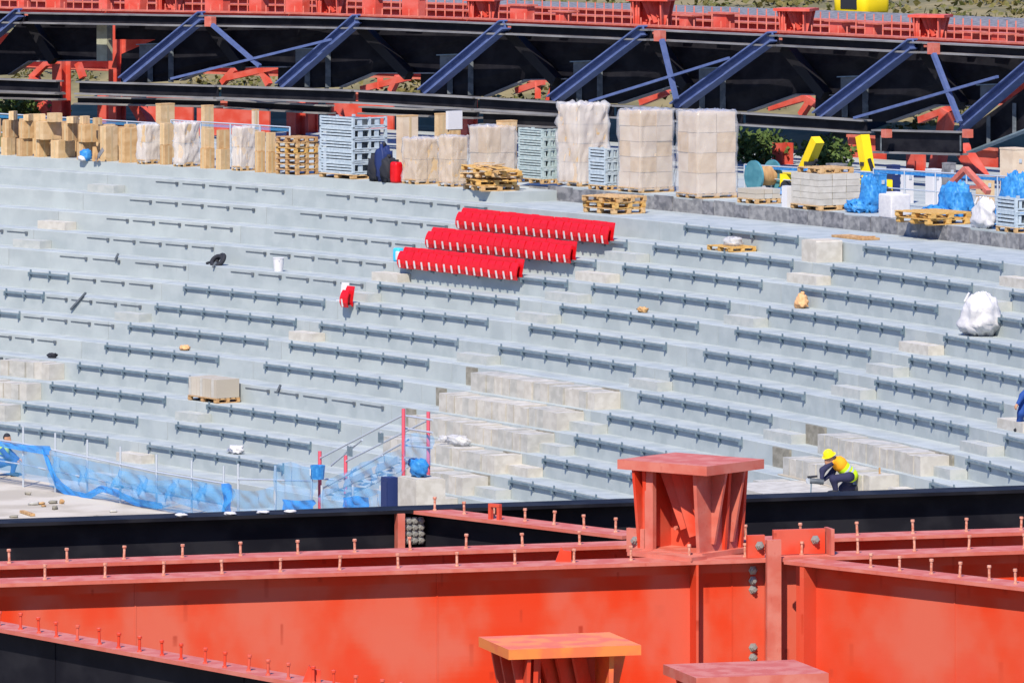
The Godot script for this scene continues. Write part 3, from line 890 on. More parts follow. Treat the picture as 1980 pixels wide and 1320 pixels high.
	for i in 4:
		for j in 3:
			bolt(v, s0 + d * (.09 + j * .06) + back * .085 - Vector3(0, .09 + i * .06, 0), -back)
	# flared bracket on the crossing, and two below in front of the web
	var b = bracket("large flared red bracket standing on the crossing of the girders", "", M.red, M.red_flange)
	b.remove_meta("group")
	var base = P(1336, 1060, 64.3)
	base.y = CAM - LV + .0
	var yaw = Basis(Vector3(.777, 0, .629), Vector3.UP, Vector3(-.629, 0, .777))
	b.transform = Transform3D(yaw.scaled_local(Vector3(1.0, 1.06, 1.0)), base)
	var post = bx(b, "post", M.red_flange, Vector3(-.22, .33, .30), Vector3(.09, .72, .05))
	bx(b, "lug", M.red_flange, Vector3(-.38, .10, .30), Vector3(.20, .20, .03))
	bolt(b, world_of(b) * Vector3(-.38, .10, .315), yaw * Vector3(0, 0, 1))
	bx(b, "tie_flange", M.red_flange, Vector3(.08, .015, .45), Vector3(.72, .03, .22))
	for v2 in [[1082, 1258, 58.0, M.orange_top, "flared red bracket with orange top plate under the orange girder"], [1442, 1312, 57.6, M.red_flange, "flared red bracket with pink top plate beside the orange-topped one"]]:
		var o = bracket(v2[4], "", M.red, v2[3])
		o.remove_meta("group")
		var c = P(v2[0], v2[1], v2[2])
		o.transform = Transform3D(Basis(d, Vector3.UP, -back).scaled_local(Vector3(1.1, 1, 1.05)), c - Vector3(0, .70, 0))
		bx(o, "stalk", M.red, Vector3(.03, -.6, 0), Vector3(.5, 1.2, .3))
		for k in 2:
			put(stud_mesh(), "stud", M.stud, o, Transform3D(Basis.IDENTITY.scaled(Vector3(1, 2.2, 1)), Vector3(-.08 + .24 * k, .04, .05)))
	# small welded lugs
	for v3 in [[1100, 1100, LV, .35], [610, 1300, LV, -.3]]:
		var o = thing("welded_lug", "small welded red lug standing on a girder flange", "lug", Transform3D(Basis.IDENTITY, at.call(1100, 0)), "welded lugs")
		if v3[0] == 610:
			o.position = lev(602, 1318, LV)
		else:
			o.position = at.call(1108, 0) + back * .3
		put(plate([Vector2(-.07, 0), Vector2(.07, 0), Vector2(.07, .09), Vector2(.0, .1), Vector2(-.02, .13)], .04), "lug_plate", M.red, o)
	var o2 = thing("lifting_eye", "small red lifting frame on the pink cross girder", "lifting eye", Transform3D(yaw, lev(957, 1004, LV - .012)))
	bx(o2, "upright", M.red, Vector3(-.05, .06, 0), Vector3(.03, .12, .04))
	bx(o2, "upright", M.red, Vector3(.05, .06, 0), Vector3(.03, .12, .04))
	bx(o2, "crosspiece", M.red, Vector3(0, .13, 0), Vector3(.13, .03, .04))

# ---------- goods on the top deck ----------
func step_of(x): return [.75, .28] if x < 1020 else [2.5, .38]
func dspot(x, d, up = 0.0):
	var s = step_of(x)
	var r = riser(1) + s[0] + d
	var p = phi(x, r)
	return Transform3D(face(p), bowl(r, p, tread(0) - s[1] - up))
# where a box stands whose near corner is at pixel column x0 + split of its width; returns base centre and size
func boxed(x0, x1, split, ytop, d, up = 0.0):
	var xc = x0 + (x1 - x0) * split
	var t = dspot(xc, d, up)
	var z = -t.origin.z
	var p = phi(xc, riser(1) + d)
	var a = px((x1 - x0) * split, z) / cos(p)
	var b = px((x1 - x0) * (1 - split), z) / sin(p)
	var h = (CAM - (ytop - YH) * z / F) - t.origin.y
	t.origin += t.basis * Vector3(-a / 2, 0, -b / 2)
	return [t, Vector3(a, h, b)]
func crumple(size, n, amp, seed_, bulge = 0.03):
	var st = SurfaceTool.new()
	st.begin(Mesh.PRIMITIVE_TRIANGLES)
	noise.seed = seed_
	noise.frequency = 1.0
	for f in [[Vector3(1, 0, 0), Vector3(0, 1, 0)], [Vector3(-1, 0, 0), Vector3(0, 1, 0)], [Vector3(0, 0, 1), Vector3(0, 1, 0)], [Vector3(0, 0, -1), Vector3(0, 1, 0)], [Vector3(0, 1, 0), Vector3(1, 0, 0)]]:
		var w = f[0]; var v = f[1]; var u = v.cross(w)
		var g = []
		for j in n + 1:
			for i in n + 1:
				var q = w + u * (2.0 * i / n - 1) + v * (2.0 * j / n - 1)
				q = Vector3(q.x * size.x, q.y * size.y, q.z * size.z) * .5
				var k = noise.get_noise_3d(q.x * 3.1, q.y * 2.2, q.z * 3.1) * amp * 2.0 + noise.get_noise_3d(q.x * 9.0, q.y * 5.0, q.z * 9.0) * amp
				var e = Vector3(q.x / size.x, 0, q.z / size.z)
				q += e * k
				q.y += noise.get_noise_3d(q.x * 4.0, 7.0, q.z * 4.0) * amp * (1.6 if q.y > size.y * .4 else 0.0) + size.y / 2
				g.append(q)
		for j in n:
			for i in n:
				var a = j * (n + 1) + i
				st.set_smooth_group(0)
				for q in [g[a], g[a + n + 2], g[a + 1], g[a], g[a + n + 1], g[a + n + 2]]: st.add_vertex(q)
	st.generate_normals()
	return st.commit()
func carton_box(parent, at, s, m, turn = Basis.IDENTITY):
	var o = bx(parent, "carton", m, at, s, turn)
	bx(o, "tape", M.tape, Vector3(0, 0, s.z / 2 + .001), Vector3(.05, s.y, .004))
	bx(o, "tape", M.tape, Vector3(s.x / 2 + .001, 0, 0), Vector3(.004, s.y, .05))
	return o
func carton(x0, x1, up, h, d, m, yaw = 0.0):
	var q = boxed(x0, x1, rng.randf_range(.28, .42), 0, d, up)
	var t = thing("cardboard_box", ("brown cardboard box in the second line behind the deck edge" if d > .8 else "brown cardboard box standing on the edge of the upper deck" if up < .1 else "brown cardboard box stacked on another at the deck edge"), "box", q[0], "cardboard boxes on the upper deck")
	t.rotate_object_local(Vector3.UP, yaw)
	var s = Vector3(q[1].x, h, q[1].z)
	bx(t, "body", m, Vector3(0, h / 2, 0), s)
	bx(t, "tape", M.tape, Vector3(0, h / 2, s.z / 2 + .002), Vector3(.06, h - .02, .006))
	bx(t, "tape", M.tape, Vector3(s.x / 2 + .002, h / 2, 0), Vector3(.006, h - .02, .06))
	bx(t, "lid_flap", m, Vector3(0, h + .006, s.z * .25), Vector3(s.x * .98, .012, s.z * .46))
	bx(t, "lid_flap", m, Vector3(0, h + .006, -s.z * .25), Vector3(s.x * .98, .012, s.z * .46))
var pallet_proto = null
func pallet_parts(t, s, m):      # s: length along x, height, depth
	for i in 5: bx(t, "deck_board", m, Vector3(0, s.y - .011, lerp(-.45, .45, i / 4.0) * s.z), Vector3(s.x, .022, s.z * .15))
	for x in [-.46, 0, .46]:
		bx(t, "stringer_board", m, Vector3(x * s.x, s.y - .033, 0), Vector3(s.x * .08, .02, s.z))
		for z in [-.45, 0, .45]: bx(t, "spacer_block", m, Vector3(x * s.x, s.y * .5 - .01, z * s.z), Vector3(s.x * .1, s.y - .066, s.z * .12))
		bx(t, "base_board", m, Vector3(x * s.x, .011, 0), Vector3(s.x * .085, .022, s.z))
func pallet(xf, m, label, group, s = Vector3(1.2, .144, .8)):
	var t = thing("wooden_pallet", label, "pallet", xf, group)
	pallet_parts(t, s, m)
	return t
func wrapped(x0, x1, split, ytop, d, layers, label, m, film, amp = .05, sd = 1):
	var q = boxed(x0, x1, split, ytop, d)
	var s = q[1]
	var t = thing("wrapped_pallet", label, "wrapped pallet", q[0].rotated_local(Vector3.UP, rng.randf_range(-.05, .05)))
	pallet_parts(t, Vector3(s.x * .97, .13, s.z * .97), M.wood)
	var h = (s.y - .16) / layers
	for l in layers:
		for i in 2:
			for j in 2:
				var c = Vector3((i - .5) * s.x * .47, .13 + h * (l + .5), (j - .5) * s.z * .47)
				bx(t, "carton", m if (l + i + j) % 3 else M.carton_b, c + Vector3(rng.randf_range(-.015, .015), 0, rng.randf_range(-.015, .015)), Vector3(s.x * .455, h - .012, s.z * .455))
	var w = put(crumple(Vector3(s.x, s.y - .06, s.z), 16, amp, sd), "plastic_wrap", film, t, Transform3D(Basis.IDENTITY, Vector3(0, .06, 0)))
	return t
func crate_stack(x0, x1, split, d, n, h, m, label, group, pallet_under = true):
	var q = boxed(x0, x1, split, 0, d)
	var s = q[1]
	var up = 0.0
	if pallet_under:
		pallet(q[0], M.wood, "wooden pallet carrying a stack of blue grey metal crates", "pallets under the metal crates", Vector3(s.x, .13, s.z))
		up = .13
	for k in n:
		var xf = q[0]
		xf.origin.y += up + k * h
		var t = thing("metal_crate", label, "crate", xf, group)
		bx(t, "tray", m, Vector3(0, .02, 0), Vector3(s.x, .04, s.z))
		bx(t, "load", M.steel_dark, Vector3(0, h * .45, 0), Vector3(s.x * .8, h * .7, s.z * .8))
		for x in [-.5, .5]:
			for z in [-.5, 0, .5]:
				bx(t, "post", m, Vector3(x * (s.x - .07), h / 2, z * (s.z - .07)), Vector3(.07, h - .02, .07))
		for y in [.16, .42, .68, .92]:
			bx(t, "side_slat", m, Vector3(rng.randf_range(-.02, .02), y * h, s.z / 2 - .01), Vector3(s.x * .96, h * .16, .03))
		for y in [.3, .95]:
			bx(t, "end_rail", m, Vector3(s.x / 2 - .012, y * h - .02, 0), Vector3(.03, h * .11, s.z * .97))
		for z in [-.22, .28]:
			bx(t, "end_plate", m, Vector3(s.x / 2 - .03, h * .5, z * s.z + rng.randf_range(-.02, .02)), Vector3(.02, h * .6, s.z * .13))
func blocks_pallet(xf, s, nx, ny, nz, m, label, wood = M.wood):
	var t = thing("block_pallet", label, "block pallet", xf)
	pallet_parts(t, Vector3(s.x, .13, s.z), wood)
	var b = Vector3(s.x / nx, (s.y - .13) / ny, s.z / nz)
	for i in nx:
		for j in ny:
			for k in nz:
				if i > 0 and i < nx - 1 and j < ny - 1 and k > 0 and k < nz - 1: continue
				bx(t, "concrete_block", m if (i * 3 + j * 5 + k) % 4 else M.block_b, Vector3((i + .5) * b.x - s.x / 2, .13 + (j + .5) * b.y, (k + .5) * b.z - s.z / 2) + Vector3(0, 0, rng.randf_range(-.006, .006)), b - Vector3(.012, .008, .012))
	return t
func deck_goods():
	# raised edge of the deck
	var lo = deg_to_rad(43.6)
	var mid = phi(1020, riser(1) + 1.5)
	var hi = deg_to_rad(70)
	var s = step_of(0)
	var dk = thing("upper_deck", "pale concrete deck behind the top row carrying the stacked goods", "deck")
	put(arc_solid(lo, mid, [[riser(1) + s[0], tread(0) - s[1]], [149.9, tread(0) - s[1]], [149.9, tread(0) + .05], [riser(1) + s[0], tread(0) + .05]]), "deck_slab", M.concrete_c, dk)
	s = step_of(1500)
	put(arc_solid(mid + .00005, hi, [[riser(1) + s[0], tread(0) - s[1]], [149.9, tread(0) - s[1]], [149.9, tread(0) + .05], [riser(1) + s[0], tread(0) + .05]]), "deck_slab", M.concrete_b, dk)
	# dark formwork panels along the raised edge
	var r = riser(1) + s[0] - .03
	var x = 1024.0
	var i = 0
	while x < 2060:
		var w = rng.randf_range(18, 46)
		var top = tread(0) - s[1] + rng.randf_range(-.02, .05)
		put(arc_solid(phi(x, r), phi(x + w, r) - .00008, [[r - rng.randf_range(0, .03), top], [r + .025, top], [r + .025, tread(0) + .02], [r - .01, tread(0) + .02]]), "edge_panel", [M.panel_dark, M.panel_mid, M.panel_dark, M.panel_mid, M.panel_dark][rng.randi() % 5], dk)
		x += w
	# cartons at the open end
	var ms = [M.carton, M.carton_b, M.carton_c]
	var n = 0
	for v in [[-34, -4], [0, 28], [30, 61], [64, 94], [96, 143], [147, 184]]:
		carton(v[0], v[1], 0, .50, rng.randf_range(.1, .3), ms[n % 3], rng.randf_range(-.12, .12))
		n += 1
	for v in [[-30, 0], [4, 34], [36, 64], [67, 116], [118, 148], [150, 188]]:
		carton(v[0], v[1], .515, .50, rng.randf_range(.12, .3), ms[(n + 1) % 3], rng.randf_range(-.15, .15))
		n += 1
	carton(192, 226, 0, 1.0, .2, M.carton_b, .05)
	carton(228, 263, 0, .98, .15, M.carton, -.08)
	for v in [[386, 414], [416, 444]]:
		carton(v[0], v[1], 0, .56, .1, ms[n % 3], rng.randf_range(-.1, .1))
		carton(v[0] + 2, v[1] - 1, .575, .52, .15, ms[(n + 1) % 3], rng.randf_range(-.15, .15))
		n += 1
	for v in [[492, 512], [513, 532]]:
		carton(v[0], v[1], 0, .58, .1, M.carton, rng.randf_range(-.1, .1))
		carton(v[0], v[1], .595, .52, .12, M.carton_b, rng.randf_range(-.1, .1))
	carton(308, 332, 0, .55, .4, M.carton_c, 0)
	carton(308, 332, .565, .6, .4, M.carton_b, .05)
	for k in 16:
		var xx = 4.0 + k * 16.5 + rng.randf_range(-4, 4)
		var up = rng.randf_range(.9, 1.06)
		carton(xx, xx + rng.randf_range(22, 34), 0, up, rng.randf_range(.9, 1.25), ms[rng.randi() % 3], rng.randf_range(-.5, .5))
	for k in 7:
		var xx = 12.0 + k * 27 + rng.randf_range(-6, 6)
		carton(xx, xx + rng.randf_range(18, 30), 1.03, rng.randf_range(.12, .25), rng.randf_range(.15, .3), ms[rng.randi() % 3], rng.randf_range(-.6, .6))
	# tan stacks further back
	for v in [[300, 336, 203], [388, 412, 206], [486, 500, 214], [766, 808, 226], [840, 866, 222], [960, 1000, 236]]:
		var q = boxed(v[0], v[1], .3, v[2], 2.4)
		var t = thing("tall_carton", "tall tan carton standing behind the front line of goods", "box", q[0], "tall cartons behind the front goods")
		bx(t, "body", M.carton_pale if v[0] % 4 else M.carton_b, Vector3(0, q[1].y / 2, 0), q[1])
		bx(t, "lid", M.carton, Vector3(0, q[1].y + .02, 0), Vector3(q[1].x * 1.03, .04, q[1].z * 1.03))
		bx(t, "tape", M.tape, Vector3(q[1].x / 2 + .003, q[1].y / 2, 0), Vector3(.006, q[1].y * .98, .07))
	var qw = boxed(862, 894, .15, 215, 1.9)
	var wp = thing("white_board", "white sheet of insulation board propped beside a red column", "board", qw[0])
	bx(wp, "board_face", M.white, Vector3(0, qw[1].y - .25, 0), Vector3(qw[1].x, .5, qw[1].z))
	bx(wp, "stand_frame", M.wood, Vector3(0, (qw[1].y - .5) / 2, 0), Vector3(qw[1].x * .7, qw[1].y - .5, qw[1].z * .8))
	wrapped(263, 308, .4, 240, .1, 2, "grey wrapped pallet low beside the brown cardboard boxes", M.carton_pale, M.film_thick, .05, 3)
	wrapped(333, 386, .4, 238, .1, 2, "grey wrapped pallet with crumpled top between two carton stacks", M.carton_pale, M.film_thick, .07, 4)
	wrapped(446, 492, .42, 246, .1, 2, "silvery wrapped pallet next to the pile of wooden pallets", M.carton_pale, M.film_thick, .05, 5)
	wrapped(776, 850, .4, 268, .1, 2, "squat tan wrapped pallet beside a red canister", M.carton_b, M.film, .06, 6)
	wrapped(846, 905, .45, 264, .2, 2, "squat tan wrapped pallet next to broken wooden pallets", M.carton_b, M.film, .06, 7)
	wrapped(905, 1000, .4, 245, 1.8, 2, "tan wrapped pallet behind the broken wooden pallets", M.carton_pale, M.film, .06, 8)
	wrapped(1078, 1180, .42, 202, .35, 4, "tall hooded pallet of cartons, rounded at its top", M.carton_pale, M.film_thick, .10, 9)
	wrapped(1197, 1307, .36, 213, .1, 5, "tall plastic wrapped pallet of cartons with sagging lower courses", M.carton_pale, M.film, .05, 10)
	wrapped(1310, 1430, .34, 216, .0, 4, "tallest plastic wrapped pallet of cartons, at the end of the row", M.carton_pale, M.film, .05, 11)
	# stacks of pallets
	var q = boxed(532, 614, .5, 0, .1)
	for k in 7:
		var xf = q[0]
		xf.origin.y += k * .15
		xf = xf.rotated_local(Vector3.UP, rng.randf_range(-.06, .06))
		pallet(xf, M.wood_yellow if k == 4 else (M.wood if k % 2 else M.wood_b), "weathered wooden pallet in the high stack beside the crates", "pallets in the high stack", Vector3(q[1].x, .144, q[1].z))
	crate_stack(616, 748, .5, .1, 5, .315, M.crate, "blue grey slatted metal crate in the five high stack", "crates of the five high stack")
	crate_stack(1004, 1078, .6, .25, 5, .27, M.crate_green, "grey green slatted metal crate stacked beside the tall wrapped pallets", "crates beside the wrapped pallets")
	crate_stack(1140, 1199, .52, .0, 3, .33, M.crate, "blue grey metal crate stacked before the tall wrapped pallets", "crates before the wrapped pallets")
	crate_stack(1934, 2010, .4, .0, 2, .36, M.crate, "pale metal crate stacked at the end of the raised deck", "crates at the deck end")
	for k in 4:
		var xf = dspot(950, .4, k * .15)
		xf = xf.rotated_local(Vector3.UP, rng.randf_range(-.5, .5))
		if k > 1: xf = xf.rotated_local(Vector3(1, 0, 0), rng.randf_range(-.12, .12)).rotated_local(Vector3(0, 0, 1), rng.randf_range(-.1, .1))
		pallet(xf, M.wood_yellow if k % 2 else M.wood, "broken wooden pallet in a slumped heap on the deck", "broken pallets on the deck", Vector3(1.25, .144, 1.1))
	for b in 9:
		var xf = dspot(rng.randf_range(915, 1000), .2, .56 + b * .02)
		var t = thing("broken_board", "broken pallet board lying on the slumped pallet heap", "board", xf.rotated_local(Vector3.UP, rng.randf_range(-1.2, 1.2)), "loose boards on the pallet heap")
		bx(t, "board", M.wood, Vector3(0, .0, 0), Vector3(rng.randf_range(.5, 1.1), .024, .1), Basis.from_euler(Vector3(0, 0, rng.randf_range(-.06, .06))))
	for k in 3:
		var xf = spot(0, 1188, .9, k * .15)
		xf = xf.rotated_local(Vector3.UP, rng.randf_range(-.25, .25))
		pallet(xf, M.wood_yellow if k == 1 else M.wood, "wooden pallet in the low pile above the red seats", "pallets above the red seats", Vector3(1.35, .15, 1.0))
	for k in 2:
		var xf = dspot(1805, .1, k * .15).rotated_local(Vector3.UP, .1 * k)
		pallet(xf, M.wood_yellow, "orange wooden pallet beside the white sack on the deck edge", "pallets beside the white sack", Vector3(1.5, .15, 1.2))
	# concrete products at the raised edge
	q = boxed(1536, 1668, .36, 337, .0)
	blocks_pallet(q[0], q[1], 3, 5, 3, M.block, "large pallet of pale grey concrete blocks on the raised deck edge")
	var pt = q[0]
	pt.origin.y += q[1].y
	pallet(pt, M.wood, "wooden pallet lying on top of the concrete blocks", "", Vector3(q[1].x * .8, .14, q[1].z * .8))
	q = boxed(1430, 1512, .4, 366, .1)
	blocks_pallet(q[0], q[1], 2, 2, 3, M.sandy, "low pallet of sandy blocks beside the tallest wrapped pallet")
	q = boxed(1513, 1536, .4, 362, .1)
	var wb = thing("white_block", "small white foam block standing between two block pallets", "block", q[0])
	bx(wb, "body", M.white, Vector3(0, q[1].y / 2, 0), q[1])
	bx(wb, "lid", M.bag_white, Vector3(0, q[1].y + .015, 0), Vector3(q[1].x * .9, .03, q[1].z * .9))
	q = boxed(1702, 1764, .35, 376, .0)
	var wt = thing("white_tank", "white plastic tank box beside the orange pallets", "tank", q[0])
	put(blob(q[1], .12, .0, 1, 32, 12), "tank_body", M.bag_white, wt)
	bx(wt, "lid", M.white, Vector3(0, q[1].y + .02, 0), Vector3(.3, .05, .3))
	q = boxed(1874, 1936, .5, 386, .0)
	sack("white bulging sack on the deck edge beside the pallets", q[0], Vector3(q[1].x * 1.2, q[1].y, q[1].z * .95), 31)
	# blue tarps and netting on the raised deck
	for v in [[1660, 1706, 342, .6, 41, "bright blue tarpaulin draped beside the concrete blocks"], [1812, 1890, 356, 1.2, 42, "blue tarpaulin spread below the red raking prop"], [1930, 2010, 338, 1.0, 43, "bright blue tarpaulin heap behind the pale crates"], [1530, 1600, 330, 3.0, 44, "faded blue cover behind the concrete blocks"]]:
		q = boxed(v[0], v[1], .4, v[2], v[3])
		var t = thing("blue_tarpaulin", v[5], "tarpaulin", q[0])
		put(slump(Vector3(q[1].x * 1.3, q[1].y, q[1].z * 1.15), .35, .08, .16, v[4], 2.2, .55), "sheet", M.tarp, t)
		put(slump(Vector3(q[1].x * 1.4, q[1].y * .35, q[1].z * 1.3), .3, -.1, .2, v[4] + 5, 3.0, .6), "loose_fold", M.tarp, t, Transform3D(Basis.IDENTITY, Vector3(-.15, .0, .25)))
	q = boxed(1456, 1500, .45, 318, 3.0)
	var te = thing("cable_drum", "round teal cable drum standing on the raised deck", "cable drum", q[0])
	for z in [-.3, .3]:
		put(drum_disc(.42), "flange_disc", M.teal, te, Transform3D(Basis.from_euler(Vector3(PI / 2, 0, 0)), Vector3(0, .42, z)))
	put(drum_disc(.26, .56), "core", M.wood_b, te, Transform3D(Basis.from_euler(Vector3(PI / 2, 0, 0)), Vector3(0, .42, 0)))
	# railings with blue mesh behind the goods
	fence(1440, 1700, 318, 3.4, "thin galvanised railing behind the concrete blocks")
	fence(1690, 1990, 326, 2.6, "thin galvanised railing with posts beside the red raking prop")
	fence(-30, 300, 218, 1.6, "thin railing with blue edge strip behind the brown boxes")
	fence(330, 560, 232, 1.6, "thin railing with blue edge strip behind the wrapped pallets")
	# yellow boom arms
	for v in [[1582, 270, 1548, 345], [1668, 262, 1684, 318]]:
		var rr = riser(1) + 6.5
		var a = cyl(v[0], v[1], rr); var b = cyl(v[2], v[3], rr)
		b.y = CAM - tread(0) + .38
		var o = thing("boom_lift", "slanting yellow boom of a lift under the truss" if v[0] == 1582 else "upright yellow lift mast next to the maroon panel", "boom lift", Transform3D(Basis.IDENTITY, b))
		beam(o, "boom", M.yellow, b + Vector3(0, .3, 0), a, .27, .27)
		beam(o, "hydraulic_ram", M.hole, b + Vector3(.16, .4, .25), b.lerp(a, .7) + Vector3(.1, -.1, .25), .07, .07)
		put(box_mesh(Vector3(.32, .10, .32)), "joint_pin", M.hole, o, Transform3D(Basis.IDENTITY, b.lerp(a, .55)), true)
		put(box_mesh(Vector3(1.1, .35, .8)), "chassis", M.yellow, o, Transform3D(Basis.IDENTITY, b + Vector3(0, .32, 0)), true)
		for k in 4:
			put(drum_disc(.17, .14), "wheel", M.hole, o, Transform3D(Basis.from_euler(Vector3(PI / 2, 0, 0)), b + Vector3(-.38 + .76 * (k % 2), .17, -.4 + .8 * int(k / 2))), true)
	var ym = thing("yellow_digger", "yellow machine bonnet on the bank behind the red steelwork", "machine", Transform3D(face(phi(1666, 160)), bowl(160, phi(1666, 160), hill_h(160) + .05)))
	var ytop = CAM - (-6 - YH) * zd(1666, 160) / F - ym.position.y
	bx(ym, "track", M.hole, Vector3(-.5, .3, 0), Vector3(.4, .6, 2.2))
	bx(ym, "track", M.hole, Vector3(.5, .3, 0), Vector3(.4, .6, 2.2))
	bx(ym, "mast", M.yellow, Vector3(0, ytop * .5, 0), Vector3(.5, ytop - .5, .5))
	put(blob(Vector3(1.5, .75, 1.2), .35, .02, 3, 24, 12), "cab", M.yellow, ym, Transform3D(Basis.IDENTITY, Vector3(0, ytop - .55, 0)))
	bx(ym, "window", M.hole, Vector3(.05, ytop - .2, .58), Vector3(.7, .3, .06))
	var cl = [[1446, 1470, 350, 3.5, "panel_dark", "dark grey equipment case behind the low block pallet"], [1556, 1580, 318, 4.2, "olive_plate", "olive case standing by the yellow boom"], [1600, 1640, 320, 3.9, "panel_dark", "dark case behind the pallet topped block stack"],
		[1716, 1742, 322, 4.4, "navy", "dark blue case behind the railing"], [1744, 1768, 330, 3.6, "white", "white board case behind the railing"], [1792, 1822, 330, 3.8, "white", "pale board case beside the red prop"], [1824, 1850, 318, 5.0, "panel_dark", "dark slanted case behind the red prop"],
		[1938, 1990, 290, 5.5, "carton_pale", "tan carton pile behind the blue tarpaulin heap"], [1690, 1716, 340, 2.2, "tarp", "blue case at the railing end"], [1890, 1925, 345, 3.4, "carton_b", "brown case behind the white sack"]]
	for v in cl:
		q = boxed(v[0], v[1], .4, v[2], v[3])
		var t = thing("equipment_case", v[5], "case", q[0])
		bx(t, "body", M[v[4]], Vector3(0, q[1].y / 2, 0), q[1])
		bx(t, "lid", M[v[4]], Vector3(0, q[1].y + .02, 0), Vector3(q[1].x * 1.04, .04, q[1].z * 1.04))
		bx(t, "catch", M.galv, Vector3(q[1].x / 2 + .01, q[1].y * .8, 0), Vector3(.02, .1, .08))
	# two crossed red struts leaning as a trestle
	var tr = thing("red_trestle", "low red steel trestle with crossed legs before the blue tarpaulin", "trestle", dspot(1860, 2.0))
	for v in [[1824, 372, 1868, 326], [1868, 326, 1912, 372]]:
		beam(tr, "leg", M.red_flange, cyl(v[0], v[1], riser(1) + 4.5), cyl(v[2], v[3], riser(1) + 4.5), .14, .12)
	beam(tr, "crosspiece", M.red_flange, cyl(1834, 362, riser(1) + 4.45), cyl(1902, 362, riser(1) + 4.45), .1, .08)
	# small things
	q = boxed(756, 776, .5, 313, .05)
	var rc = thing("red_canister", "small bright red canister beside the wrapped pallet", "canister", q[0])
	put(blob(Vector3(.3, q[1].y, .26), .35, .02, 4), "body", M.seat_red, rc)
	rod(rc, "neck", M.hole, Vector3(.05, q[1].y, 0), Vector3(.05, q[1].y + .06, 0), .04, false)
	for v in [[728, 300, .55], [742, 282, .85], [752, 305, .5]]:
		q = boxed(v[0] - 9, v[0] + 9, .5, v[1], .05)
		var sk = thing("black_sack", "black rubbish sack heaped beside the stack of crates", "sack", q[0], "black sacks beside the crates")
		put(blob(Vector3(.42, q[1].y, .4), .6, .2, v[0]), "body", M.navy if v[0] == 742 else M.hole, sk)
		put(blob(Vector3(.12, .12, .12), .8, .2, v[1]), "knot", M.hole, sk, Transform3D(Basis.IDENTITY, Vector3(0, q[1].y - .03, 0)))
	q = boxed(153, 176, .5, 283, -.12)
	var bb = thing("blue_bag", "blue and white plastic bag before the brown cardboard boxes", "bag", q[0])
	put(blob(Vector3(.36, .34, .3), .7, .12, 9), "body", M.tarp, bb)
	put(blob(Vector3(.3, .16, .24), .7, .15, 10), "white_hem", M.bag_white, bb, Transform3D(Basis.IDENTITY, Vector3(-.04, -.0, .07)))
	for v in [[186, .5], [192, -.7], [181, .1]]:
		var fl = thing("torn_flap", "torn dark brown cardboard flap beside the blue bag", "cardboard", dspot(v[0], -.1), "torn flaps beside the blue bag")
		bx(fl, "flap", M.panel_dark if v[0] == 192 else M.wood_b, Vector3(0, .22, 0), Vector3(.12, .42, .02), Basis.from_euler(Vector3(-.1, 0, v[1])))
func drum_disc(r, h = .06):
	var c = CylinderMesh.new()
	c.top_radius = r
	c.bottom_radius = r
	c.height = h
	c.radial_segments = 28
	c.rings = 1
	return c
func sack(label, xf, size, sd):
	var t = thing("white_sack", label, "sack", xf)
	put(slump(size, .38, .12, .12, sd), "body", M.bag_white, t)
	for i in 4:
		var a = TAU * i / 4 + .6
		rod(t, "lifting_loop", M.white, Vector3(cos(a) * size.x * .3, size.y * .82, sin(a) * size.z * .3), Vector3(cos(a) * size.x * .2, size.y * 1.03, sin(a) * size.z * .2), .03, false, 6)
	return t
func fence(x0, x1, ytop, d, label):
	var n = int((x1 - x0) / 62.0) + 1
	var t = thing("site_railing", label, "railing", dspot((x0 + x1) / 2.0, d))
	var last = null
	for i in n + 1:
		var x = lerp(float(x0), float(x1), float(i) / n)
		var b = dspot(x, d).origin
		var a = Vector3(b.x, CAM - (ytop + (x - x0) * .06 - YH) * -b.z / F, b.z)
		rod(t, "post", M.galv, b, a, .025)
		if last:
			rod(t, "rail", M.galv, last[1], a, .02)
			rod(t, "rail", M.galv, last[0].lerp(last[1], .5), b.lerp(a, .5), .018)
			beam(t, "blue_strip", M.tarp if x0 > 1000 else M.net, last[0].lerp(last[1], .93), b.lerp(a, .93), .02, .08)
		last = [b, a]

